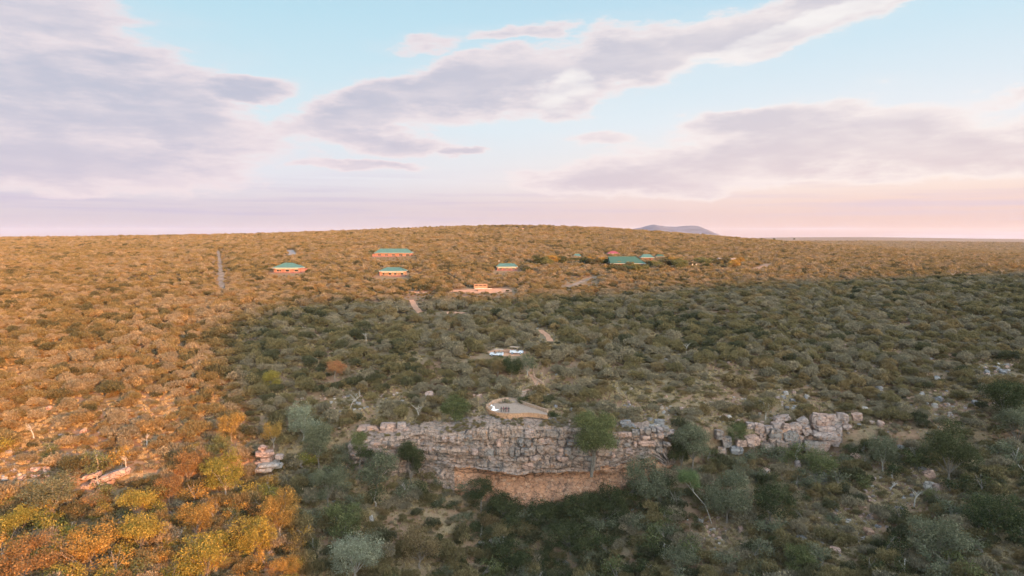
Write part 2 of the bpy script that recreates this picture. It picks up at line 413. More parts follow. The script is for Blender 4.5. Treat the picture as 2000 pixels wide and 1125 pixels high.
rock_mat('rock_face', (.33, .225, .160), (.235, .195, .16), (.32, .165, .085), 1.0)
rock_mat('rock_orange', (.44, .22, .115), (.36, .20, .12), (.50, .31, .19), .35)
rock_mat('rock_grey', (.27, .235, .20), (.22, .205, .19), (.26, .18, .13), .45)
rock_mat('rock_pale', (.42, .35, .28), (.34, .31, .27), (.36, .25, .16), .3)

def plain(name, c, rough=.7, spec=.3, var=.12, sc=1.5, metal=0):
    m, b = mat(name); g = b.n('ShaderNodeNewGeometry').outputs['Position']
    n = b.noise(g, sc, 5, .65)
    s = b.n('ShaderNodeVectorMath', operation='SCALE'); s.inputs[0].default_value = c; b.put(s.inputs['Scale'], b.sm(n, .25, .75, 1 - var, 1 + var))
    p = finish(b, s.outputs[0], rough, None, spec); p.inputs['Metallic'].default_value = metal
    return m
plain('roof_green', (.055, .125, .105), .6, .3, .2, .6); plain('roof_green_dark', (.030, .080, .055), .6, .4); plain('roof_maroon', (.20, .045, .06), .6)
plain('fascia_cream', (.42, .38, .31), .6); plain('wall_brick', (.27, .115, .08), .85, .2, .25, 3); plain('wall_dark', (.16, .07, .07), .85)
plain('wall_cream', (.25, .155, .095), .85); plain('window_dark', (.02, .022, .025), .15, .6); plain('post_wood', (.30, .16, .09), .8)
plain('paint_white', (.52, .53, .54), .35, .5, .06); plain('canvas_tan', (.42, .31, .22), .9); plain('rubber', (.03, .03, .03), .8); plain('metal_dark', (.06, .06, .06), .5)
plain('seat_tan', (.30, .24, .17), .8); plain('glass', (.05, .06, .07), .08, .7)
plain('dirt', (.36, .20, .12), .95, .1, .3, .6); plain('dirt_red', (.46, .24, .14), .95, .1, .25, .5); plain('gravel_grey', (.24, .22, .20), .95, .1, .35, .9)
plain('track_grey', (.20, .155, .115), .95, .1, .5, .25); plain('paving', (.33, .235, .17), .9, .1, .25, 2.2); plain('stone_wall', (.34, .225, .15), .9, .1, .35, 2.5); plain('tent_white', (.74, .72, .70), .7)
plain('skin_brown', (.16, .085, .055), .6); plain('cloth_black', (.018, .018, .022), .8); plain('cloth_maroon', (.14, .02, .035), .8); plain('cloth_white', (.82, .80, .78), .8)
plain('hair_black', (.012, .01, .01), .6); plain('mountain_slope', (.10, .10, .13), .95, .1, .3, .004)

# ---------------------------------------------------------------- object helpers
def link(name, me, parent=None, m=None):
    o = bpy.data.objects.new(name, me); COL.objects.link(o)
    if m and me is not None and not me.materials: me.materials.append(MATS[m])
    if parent: o.parent = parent
    return o
def tag(o, label, cat, group=None, kind=None):
    o['label'] = label
    if cat: o['category'] = cat
    if group: o['group'] = group
    if kind: o['kind'] = kind
    return o
def empty(name, loc, rz, label, cat, group=None):
    o = bpy.data.objects.new(name, None); COL.objects.link(o); o.location = loc; o.rotation_euler = (0, 0, rz); o.empty_display_size = .1
    return tag(o, label, cat, group)
def mesh(name, V, Fc, m=None, smooth_=False):
    me = bpy.data.meshes.new(name); me.from_pydata([tuple(v) for v in V], [], [tuple(f) for f in Fc]); me.update()
    if m: me.materials.append(MATS[m])
    if smooth_: me.polygons.foreach_set('use_smooth', [True] * len(me.polygons))
    return me
def quads(name, V, m=None, lv=None):
    """fast mesh of loose quads: V has shape (n, 4, 3)"""
    n = len(V); me = bpy.data.meshes.new(name)
    me.vertices.add(n * 4); me.vertices.foreach_set('co', V.reshape(-1).astype(np.float32))
    me.loops.add(n * 4); me.loops.foreach_set('vertex_index', np.arange(n * 4, dtype=np.int32))
    me.polygons.add(n); me.polygons.foreach_set('loop_start', np.arange(0, n * 4, 4, dtype=np.int32))
    if lv is not None:
        a = me.attributes.new('lv', 'FLOAT', 'FACE'); a.data.foreach_set('value', lv.astype(np.float32))
    me.update(calc_edges=True)
    if m: me.materials.append(MATS[m])
    return me
class MB:
    def __init__(s): s.V = []; s.F = []
    def box(s, c, d, rz=0, top=1.0):
        x, y, z = [k / 2 for k in d]; i = len(s.V); ca, sa = math.cos(rz), math.sin(rz)
        for zz, t in ((-z, 1), (z, top)):
            for a, b_ in ((-x, -y), (x, -y), (x, y), (-x, y)):
                a *= t; b_ *= t
                s.V.append((c[0] + a * ca - b_ * sa, c[1] + a * sa + b_ * ca, c[2] + zz))
        s.F += [(i, i + 3, i + 2, i + 1), (i + 4, i + 5, i + 6, i + 7)] + [(i + k, i + (k + 1) % 4, i + 4 + (k + 1) % 4, i + 4 + k) for k in range(4)]
        return s
    def tube(s, pts, rad, n=6):
        i0 = len(s.V); pts = [Vector(p) for p in pts]
        for k, p in enumerate(pts):
            d = (pts[min(k + 1, len(pts) - 1)] - pts[max(k - 1, 0)]).normalized()
            a = d.orthogonal().normalized(); b_ = d.cross(a); r = rad[k] if hasattr(rad, '__len__') else rad
            for j in range(n):
                q = p + (a * math.cos(2 * math.pi * j / n) + b_ * math.sin(2 * math.pi * j / n)) * r
                s.V.append(tuple(q))
        for k in range(len(pts) - 1):
            for j in range(n):
                a = i0 + k * n + j; b_ = i0 + k * n + (j + 1) % n
                s.F.append((a, b_, b_ + n, a + n))
        s.F.append(tuple(i0 + j for j in range(n))[::-1]); s.F.append(tuple(i0 + (len(pts) - 1) * n + j for j in range(n)))
        return s
    def poly(s, pts): i = len(s.V); s.V += [tuple(p) for p in pts]; s.F.append(tuple(range(i, i + len(pts)))); return s
    def build(s, name, m, parent=None): return link(name, mesh(name, s.V, s.F, m), parent)

# ---------------------------------------------------------------- terrain sheet
def build_ground():
    ys = np.concatenate([np.arange(-1500, -700, 60), np.arange(-700, 100, 12), np.arange(100, 300, .9), 300 * 1.0105 ** np.arange(0, 388)])
    us = np.concatenate([-np.linspace(1, 0, 50, endpoint=False) ** 1.5 * 8 - .85, np.linspace(-.85, .85, 380), .85 + np.linspace(0.02, 1, 50) ** 1.5 * 8])
    U, Y = np.meshgrid(us, ys)
    w = np.where(Y > 150, Y, 150 + (150 - Y) * .25)
    X = U * w
    Z = height(X.ravel(), Y.ravel()).reshape(X.shape)
    Z = Z - np.where(Y > 12000, (Y - 12000) * .004, 0)
    nr, nc = X.shape
    me = bpy.data.meshes.new('ground'); V = np.stack([X, Y, Z], -1).reshape(-1, 3)
    me.vertices.add(len(V)); me.vertices.foreach_set('co', V.reshape(-1).astype(np.float32))
    i = (np.arange(nr - 1)[:, None] * nc + np.arange(nc - 1)[None]).ravel()
    q = np.stack([i, i + 1, i + nc + 1, i + nc], -1).astype(np.int32)
    me.loops.add(q.size); me.loops.foreach_set('vertex_index', q.reshape(-1))
    me.polygons.add(len(q)); me.polygons.foreach_set('loop_start', np.arange(0, q.size, 4, dtype=np.int32))
    me.polygons.foreach_set('use_smooth', np.ones(len(q), bool))
    me.update(calc_edges=True); me.materials.append(MATS['ground'])
    o = link('ground', me); o['kind'] = 'structure'; o['label'] = 'dry bushveld slope of red soil and dry grass'
    return o
build_ground()

def build_mountain():
    # pale far mountain with two tops
    prof = [(1195, 470), (1225, 455), (1240, 451), (1255, 448.5), (1268, 444.5), (1276, 443), (1285, 445), (1300, 447), (1320, 447.5), (1335, 445.8), (1352, 445.2), (1363, 446.5), (1375, 452), (1390, 459), (1405, 466), (1430, 472)]
    D0 = 9000.; xs = [at(p, r, D0) for p, r in prof]
    V = []; Fc = []; nx, ny = 90, 26
    for j in range(ny):
        v = (j / (ny - 1) - .5) * 2
        for i in range(nx):
            x = xs[0].x + (xs[-1].x - xs[0].x) * i / (nx - 1)
            zt = float(np.interp(x, [p.x for p in xs], [p.z for p in xs]))
            base = -50.
            k = max(0, 1 - abs(v) ** 1.3)
            z = base + (zt - base) * k + (fbm(np.array([x / 90.]), np.array([v * 6]), 4, 3)[0]) * 22 * (1 - k) * k * 4 * .6
            V.append((x + v * 60, D0 + v * 1400, z + 34))
    for j in range(ny - 1):
        for i in range(nx - 1):
            a = j * nx + i; Fc.append((a, a + 1, a + nx + 1, a + nx))
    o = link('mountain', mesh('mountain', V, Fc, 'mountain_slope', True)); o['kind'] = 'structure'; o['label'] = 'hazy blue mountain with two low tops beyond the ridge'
build_mountain()

hb = MB(); hb.box((0, 7900, 107.5), (40000, 20400, 335))
hm, b = mat('haze'); pv = b.n('ShaderNodeVolumePrincipled'); pv.inputs['Color'].default_value = (.84, .88, 1, 1); pv.inputs['Density'].default_value = 0.000015
pv.inputs['Anisotropy'].default_value = .0
o = b.n('ShaderNodeOutputMaterial'); b.t.links.new(pv.outputs[0], o.inputs['Volume'])
HAZE = True
if HAZE:
    ho = hb.build('haze', 'haze'); ho['kind'] = 'stuff'; ho['label'] = 'thin evening haze in the air over the plain'

# ---------------------------------------------------------------- tracks, clearings (draped ribbons)
EXCL = []   # (x, y, r) kept free of scrub
def drape(name, pts, width, m, label, lift=.12, clear=None):
    P = [ground(*p) for p in pts]
    Q = []
    for a, c in zip(P[:-1], P[1:]):
        n = max(2, int((c - a).length / 2.5))
        for k in range(n): Q.append(a.lerp(c, k / n))
    Q.append(P[-1])
    V = []; Fc = []
    for k, p in enumerate(Q):
        d = (Q[min(k + 1, len(Q) - 1)] - Q[max(k - 1, 0)]); d.z = 0; d.normalize(); s = Vector((-d.y, d.x, 0))
        w = width if not callable(width) else width(k / (len(Q) - 1))
        w *= 1 + .18 * math.sin(k * 1.7) * math.sin(k * .61)
        for j in range(5):
            q = p + s * w * (j / 4 - .5); V.append((q.x, q.y, hz(q.x, q.y) + lift))
        EXCL.append((p.x, p.y, w * .5 + 1.5 if clear is None else clear))
    for k in range(len(Q) - 1):
        for j in range(4):
            a = k * 5 + j; Fc.append((a, a + 1, a + 6, a + 5))
    o = link(name, mesh(name, V, Fc, m, True)); o['kind'] = 'structure'; o['label'] = label
    return o
def patch(name, px, row, rx, ry, m, label, seed=0, lift=.1):
    c = ground(px, row); V = [(c.x, c.y, hz(c.x, c.y) + lift)]; Fc = []; n = 36; rings = 6
    for i in range(1, rings + 1):
        for j in range(n):
            a = 2 * math.pi * j / n
            k = (1 + .3 * fbm(np.array([math.cos(a) * 1.5 + seed]), np.array([math.sin(a) * 1.5]), 3, seed)[0]) * i / rings
            x, y = c.x + math.cos(a) * rx * k, c.y + math.sin(a) * ry * k; V.append((x, y, hz(x, y) + lift * (1 if i < rings else -2)))
    for j in range(n): Fc.append((0, 1 + j, 1 + (j + 1) % n))
    for i in range(rings - 1):
        for j in range(n):
            a = 1 + i * n + j; b_ = 1 + i * n + (j + 1) % n; Fc.append((a, b_, b_ + n, a + n))
    o = link(name, mesh(name, V, Fc, m, True)); o['kind'] = 'structure'; o['label'] = label
    r = min(rx, ry)
    for q in np.linspace(-1, 1, 9):
        EXCL.append((c.x + q * (rx - r), c.y, r * .95))
    return c
drape('dirt_track', [(433, 566), (432, 545), (430, 520), (425, 490)], 4.4, 'track_grey', 'straight grey gravel track climbing away through the scrub', clear=1.7)
drape('dirt_track', [(556, 503), (566, 500), (572, 496), (566, 489)], 8.0, 'gravel_grey', 'short bend of grey track above the pyramid roofed house')
drape('dirt_track', [(495, 477), (515, 472), (530, 470), (560, 466)], 8.0, 'dirt', 'pale track crossing the upper hillside')
drape('dirt_track', [(1105, 562), (1125, 555), (1140, 549), (1162, 541)], 4.5, 'track_grey', 'grey track slanting up below the main lodge')
drape('dirt_track', [(1470, 531), (1485, 524), (1503, 516)], 8.0, 'dirt', 'track rising to the lodge ridge on the hill')
drape('footpath', [(822, 612), (812, 602), (803, 586)], 3.4, 'dirt_red', 'red dirt path below the brick houses')
drape('footpath', [(1075, 668), (1068, 655), (1055, 645)], 2.6, 'dirt_red', 'curving red path above the parked trucks')
drape('dirt_track', [(860, 612), (885, 611), (905, 612)], 7.0, 'dirt_red', 'bare red strip below the stone shelter')
patch('clearing', 942, 568, 24, 17, 'dirt_red', 'bare orange earth clearing around the stone shelter', 3)
patch('clearing', 990, 688, 8.5, 5, 'dirt_red', 'bare parking patch around the white safari trucks', 5)
patch('clearing', 815, 571, 16, 4, 'dirt_red', 'strip of bare orange earth left of the shelter', 6)
patch('clearing', 720, 592, 12, 4, 'dirt', 'bare patch in the sunlit scrub', 9)
patch('clearing', 800, 536, 10, 5, 'dirt', 'bare patch below the cream fronted house', 8)
patch('clearing', 1120, 446, 40, 25, 'dirt_red', 'stony bare ground on the hilltop', 11)
patch('clearing', 1000, 445, 45, 25, 'dirt_red', 'stony bare crest of the hill', 12)

# ---------------------------------------------------------------- cliff
rng = np.random.default_rng(5)
def block_mesh(seed, round_=.12):
    bm = bmesh.new(); bmesh.ops.create_cube(bm, size=2.0)
    bmesh.ops.subdivide_edges(bm, edges=bm.edges[:], cuts=1, use_grid_fill=True)
    for v in bm.verts:
        c = v.co.copy(); k = sum(1 for q in c if abs(q) > .9)
        c *= {3: 1 - round_ * 1.3, 2: 1 - round_ * .35, 1: 1.02}.get(k, 1)
        v.co = c + mn.noise_vector(c * .9 + Vector((seed * 7.1, seed * 3.3, 0))) * .25
    me = bpy.data.meshes.new('rock_block'); bm.to_mesh(me); bm.free(); return me
BLK = [block_mesh(i) for i in range(12)]
for i, me in enumerate(BLK): me.materials.append(MATS['rock_pink'])
def boulder_mesh(seed):
    bm = bmesh.new(); bmesh.ops.create_icosphere(bm, subdivisions=2, radius=1)
    for v in bm.verts:
        n = v.co.copy(); q = n + Vector((seed * 5.3, seed * 2.1, seed))
        v.co = n * (1 + .30 * mn.noise(q * 1.3)) + mn.noise_vector(q * 2.4) * .09
        for ax in range(3):
            lim = .62 + .2 * mn.noise(Vector((seed, ax, 4)))
            if abs(v.co[ax]) > lim: v.co[ax] = math.copysign(lim + (abs(v.co[ax]) - lim) * .25, v.co[ax])
    me = bpy.data.meshes.new('boulder'); bm.to_mesh(me); bm.free(); me.materials.append(MATS['rock_grey']); return me
BLD = [boulder_mesh(i) for i in range(8)]
def omat(o, m):
    o.material_slots[0].link = 'OBJECT'; o.material_slots[0].material = MATS[m]

def lvl(k, px):
    """world point of terrain level k in a photo column"""
    u = uz(px, 850)[0]; d = float(np.interp(u, UG, LD[k])); z = float(np.interp(u, UG, LZ[k])); return Vector((u * d, d, z))
C0, C1 = 676, 1318
SN = 420; VN = 64
cliff_px = np.linspace(C0, C1, SN)
cx = np.array([lvl(KC, p).x for p in cliff_px]); cyb = np.array([lvl(KC, p).y for p in cliff_px]); czb = np.array([lvl(KC, p).z for p in cliff_px])
ctx = np.array([lvl(KC + 1, p).x for p in cliff_px]); cty = np.array([lvl(KC + 1, p).y for p in cliff_px]); ctz = np.array([lvl(KC + 1, p).z for p in cliff_px])
EDGES = np.cumsum([0, .12, .10, .13, .08, .11, .07, .09, .30])   # bed boundaries, share of height from the top
def face_y(p, v, x):
    """forward position of the rock face; v = 0 at the rim, 1 at the foot"""
    yb = np.interp(p, cliff_px, cyb)
    wob = 1.6 * fbm(x / 14, v * 0 + 2, 3, 51) + .5 * fbm(x / 3.5, v * 0 + 5, 2, 53)
    lean = -1.2 + 2.2 * (1 - v)
    cave = sstep(p, 905, 960) * (1 - sstep(p, 1150, 1190))
    rec = cave * (4.0 * sstep(v, .60, .66) - 2.2 * sstep(v, .72, 1)) + (1 - cave) * .8 * sstep(v, .6, .75)
    li = np.searchsorted(EDGES, np.clip(v + .09 * fbm(x / 22, v * 0, 2, 57) + .022 * fbm(x / 6, v * 0, 2, 58) + .0016 * x, 0, 1), side='right')
    ledge = (vnoise(li * 3.7, x / 9.0, 61) - .5) * 1.5 * np.where(v < .7, 1, .35)
    vf = (v + .09 * fbm(x / 22, v * 0, 2, 57) + .022 * fbm(x / 6, v * 0, 2, 58) + .0016 * x); dist = np.min(np.abs(vf[..., None] - EDGES[1:-1]), -1)
    joint = .75 * np.exp(-(dist / .009) ** 2)
    crk = vnoise(x / 2.1 + li * 11, li * 5.1, 63); joint = joint + .5 * np.exp(-((crk - .5) / .035) ** 2) * np.where(v < .58, 1, .12)
    rough = .9 * fbm(x / 2.6, v * 8, 4, 65) + .35 * fbm(x / .7, v * 6, 3, 67)
    q1 = vnoise(x / 2.8 + 3 * fbm(x / 9, v * 4, 2, 83), v * 13 + 2 * fbm(x / 9, v * 5, 2, 81), 82); rough = rough + .8 * (np.floor(q1 * 5) / 5 - .4) * np.where(v < .6, 1, .3)
    ends = sstep(np.minimum(p - C0, C1 - p), 0, 30)
    return yb - 4.4 * ends + 1.0 * (1 - ends) + wob * ends + lean * ends + rec + ledge * ends + joint + rough
CAPS = []
def build_cliff():
    vs = np.linspace(0, 1.18, VN)
    PX, VV = np.meshgrid(cliff_px, vs)
    Xb = np.interp(PX, cliff_px, cx); Xt = np.interp(PX, cliff_px, ctx); X = Xt + (Xb - Xt) * np.clip(VV, 0, 1)
    Zt = np.interp(PX, cliff_px, ctz) + .1 + 1.5 * fbm(X / 9, PX * 0, 4, 69); Zb = np.interp(PX, cliff_px, czb)
    ends = sstep(np.minimum(PX - C0, C1 - PX), 0, 25)
    ends = sstep(np.minimum(PX - C0, C1 - PX), 0, 55); Zt = Zb + (Zt - Zb) * (.15 + .85 * ends)
    Z = Zt + (Zb - Zt) * VV
    Y = face_y(PX, VV, X)
    # cap running back from the brow into the slope
    caps = []
    zfar = height(X[0], Y[0] + 13.0)
    for k, dd in enumerate((13.0, 8.5, 4.0, .8)):
        yb_ = Y[0] + dd; xx = X[0]; f_ = dd / 13.0
        z = (Z[0] + .15) * (1 - f_) + zfar * f_ + .35 * fbm(xx / 3, yb_ / 3, 3, 87) + (.35 if 0 < k else -.8)
        caps.append(np.stack([xx, yb_, z], -1)); CAPS.append((dd, xx.copy(), yb_.copy(), z.copy()))
    G = np.concatenate([np.array(caps), np.stack([X, Y, Z], -1)], 0)
    nr, nc = G.shape[:2]; V = G.reshape(-1, 3)
    i = (np.arange(nr - 1)[:, None] * nc + np.arange(nc - 1)[None]).ravel()
    q = np.stack([i, i + nc, i + nc + 1, i + 1], -1)
    me = mesh('cliff', V, q)
    for mn_ in ('rock_face', 'rock_orange'): me.materials.append(MATS[mn_])
    cen = V[q].mean(1); pc = np.interp(cen[:, 0], cx, cliff_px)
    row = (q[:, 0] // nc - 4) / (VN - 1) * 1.18
    org = (row > .60 + .05 * fbm(cen[:, 0] / 4, row * 3, 3, 77)) & (pc > 890) | (row > .52 + .08 * fbm(cen[:, 0] / 3, row * 3, 3, 79)) & (pc > 1170)
    me.polygons.foreach_set('material_index', org.astype(np.int32))
    o = link('cliff', me); tag(o, 'layered pink and orange sandstone cliff with a shallow cave at its foot', None, None, 'structure')
    return o
cliff = build_cliff()
NBLK = 0
def block(loc, dims, rot, m, parent=None, name='rock_block'):
    global NBLK
    o = bpy.data.objects.new(name, BLK[NBLK % 12]); COL.objects.link(o); NBLK += 1
    o.location = loc; o.scale = [d / 2 for d in dims]; o.rotation_euler = rot
    omat(o, m)
    if parent: o.parent = parent
    return o
# blocks of the upper beds, standing proud of the face
def bedwave(x): return .09 * fbm(x / 22, x * 0, 2, 57) + .022 * fbm(x / 6, x * 0, 2, 58) + .0016 * x
for li in range(0, 5):
    v0, v1 = EDGES[li], EDGES[li + 1]
    p = C0 + 14 + rnd.random() * 10
    while p < C1 - 12:
        vm_ = (v0 + v1) / 2 - float(bedwave(np.array([lvl(KC, p).x]))[0])
        wpx = min(44, max(7, rnd.lognormvariate(2.8, .5)))
        pc = p + wpx / 2
        zt = np.interp(pc, cliff_px, ctz) + .5; zb = np.interp(pc, cliff_px, czb)
        x = float(np.interp(pc, cliff_px, ctx) * (1 - vm_) + np.interp(pc, cliff_px, cx) * vm_)
        y = float(face_y(np.array([pc]), np.array([vm_]), np.array([x]))[0])
        H = (zt - zb) * (v1 - v0); wm = wpx / F * y
        hole = float(fbm(np.array([x / 9.]), np.array([li * 1.7]), 3, 88)[0])
        if rnd.random() < .62 - 1.6 * hole and H > .45:
            j = rnd.uniform(-.5, .75); H *= rnd.uniform(.72, 1.12)
            block((x, y + .7 - j, zt + (zb - zt) * vm_), (wm * .99, rnd.uniform(2.0, 3.2), H),
                  (rnd.gauss(0, .07), rnd.gauss(0, .05) + .02, rnd.gauss(0, .16)), rnd.choice(['rock_pink', 'rock_face', 'rock_face']), cliff)
        p += wpx + rnd.uniform(0, 1.5)
# outcrops: name, list of (px, row, w_px, h_px, tilt_deg)
def outcrop(label, blocks, m, depth, back=2.4, name='rock_outcrop'):
    c = at(blocks[0][0], blocks[0][1], depth)
    e = empty(name, (c.x, c.y, hz(c.x, c.y)), 0, label, 'rocks')
    for b_ in blocks:
        px, row, w, h, t = b_[:5]; dy = b_[5] if len(b_) > 5 else 0
        p = at(px, row, depth + dy); k = (depth + dy) / F
        o = block((p.x, p.y + 1, p.z) - Vector(e.location) if False else Vector((p.x, p.y + .6, p.z)) - Vector(e.location),
                  (w * k * 1.04, max(back, w * k * .7), h * k * 1.06), (rnd.gauss(0, .06), R(-t) if False else R(t), rnd.gauss(0, .1)), b_[6] if len(b_) > 6 else m, e)
        EXCL.append((p.x, p.y, max(1.5, w * k * .5)))
    return e
outcrop('stack of big square pink sandstone blocks on the cliff edge left of the terrace',
        [(768, 846, 36, 22, 0, 2), (720, 838, 40, 14, -4, 3), (758, 835, 30, 16, 2, 1), (784, 832, 17, 12, 0, 1), (752, 850, 30, 14, 3), (778, 846, 18, 12, -4), (793, 842, 10, 10, 0), (765, 866, 34, 14, -2), (730, 863, 18, 14, 0), (748, 880, 16, 10, 0)], 'rock_pink', 205)
outcrop('pale layered sandstone ledge with stacked slabs beside the gold trees',
        [(516, 887, 34, 10, -3, 0), (512, 877, 12, 10, 20), (520, 898, 24, 8, -2), (507, 905, 14, 8, 0), (524, 908, 40, 7, -3, -1, 'rock_pale'), (516, 917, 34, 8, -3, -1.5, 'rock_pale'), (540, 910, 18, 9, 0, -1, 'rock_pale'), (545, 893, 14, 8, 4)], 'rock_pink', 186)
outcrop('big split outcrop of pink sandstone blocks standing above the dark trees',
        [(1609, 822, 40, 22, 0, 1), (1596, 818, 18, 20, 8), (1622, 820, 24, 18, -3), (1570, 824, 18, 14, -30), (1556, 838, 22, 24, -25), (1577, 842, 16, 18, -20, -1), (1612, 838, 38, 12, 2, -1),
         (1610, 850, 44, 14, 2, -1.5), (1616, 858, 36, 12, 0, -1), (1632, 862, 18, 20, 15), (1586, 856, 18, 16, -10), (1556, 862, 22, 26, 12, -1), (1612, 870, 17, 22, 6, -2), (1538, 836, 16, 14, 10), (1570, 868, 18, 18, -8), (1636, 846, 14, 30, 8), (1598, 832, 22, 14, -14), (1516, 848, 22, 20, 14, -.8, 'rock_face'), (1530, 852, 20, 26, -6, -.6, 'rock_orange'), (1512, 862, 18, 12, -10, -1, 'rock_face'), (1500, 874, 26, 16, -6, -1.5, 'rock_face'), (1530, 872, 30, 22, 8, -2, 'rock_face'), (1545, 858, 30, 30, -8, -1, 'rock_face'), (1590, 872, 40, 24, 5, -1.5, 'rock_face'), (1575, 850, 50, 36, 0, 3, 'rock_face'), (1620, 842, 50, 44, 0, 3, 'rock_face')], 'rock_pink', 211)
outcrop('low row of pink sandstone blocks left of the big split outcrop',
        [(1528, 818, 30, 10, -10, 3), (1484, 838, 18, 18, 8), (1502, 840, 16, 16, -6), (1488, 852, 14, 16, 12), (1520, 832, 26, 14, -3, 1), (1510, 872, 14, 18, 25), (1494, 866, 10, 14, 10), (1466, 832, 16, 12, 0, 1)], 'rock_pink', 212)
outcrop('pair of rounded pink boulders right of the big split outcrop',
        [(1646, 818, 22, 20, 8), (1676, 815, 18, 13, -8), (1654, 834, 18, 10, 0)], 'rock_pink', 213)
outcrop('grey cracked blocks on the cliff edge right of the big green tree',
        [(1272, 850, 24, 16, -4, 0, 'rock_grey'), (1292, 846, 22, 15, 0, 0, 'rock_grey'), (1262, 848, 14, 16, 0), (1280, 834, 22, 10, -14, 1, 'rock_pale'), (1291, 826, 14, 12, 10, 1.5), (1308, 848, 14, 12, 8), (1222, 826, 20, 9, -6, 1, 'rock_grey'), (1228, 837, 28, 12, 0, 0), (1214, 842, 14, 14, 0)], 'rock_grey', 206)
outcrop('orange lit rock ledge broken into blocks on the sunny slope',
        [(236, 924, 26, 13, -16), (222, 929, 20, 14, -14), (207, 934, 18, 12, -14), (196, 941, 16, 13, -10), (178, 930, 30, 8, -12), (184, 945, 14, 12, 20), (170, 950, 24, 9, -8), (158, 958, 18, 9, 0), (212, 944, 11, 8, 0)], 'rock_pink', 163)
outcrop('tall rounded boulder between dark trees below the cliff', [(683, 922, 20, 24, 4), (683, 941, 24, 14, 0), (712, 946, 24, 6, -6)], 'rock_pink', 197)
outcrop('grey blocky ledge half hidden between trees right of the grey tree',
        [(1405, 850, 16, 18, 6, 0, 'rock_face'), (1420, 864, 18, 20, -4, 0, 'rock_face'), (1440, 880, 24, 14, 0, -1, 'rock_grey'), (1410, 882, 18, 16, 0, -1, 'rock_face'), (1450, 866, 22, 14, 0, 0, 'rock_pink'), (1470, 862, 26, 20, -10, 0, 'rock_pink')], 'rock_face', 209)
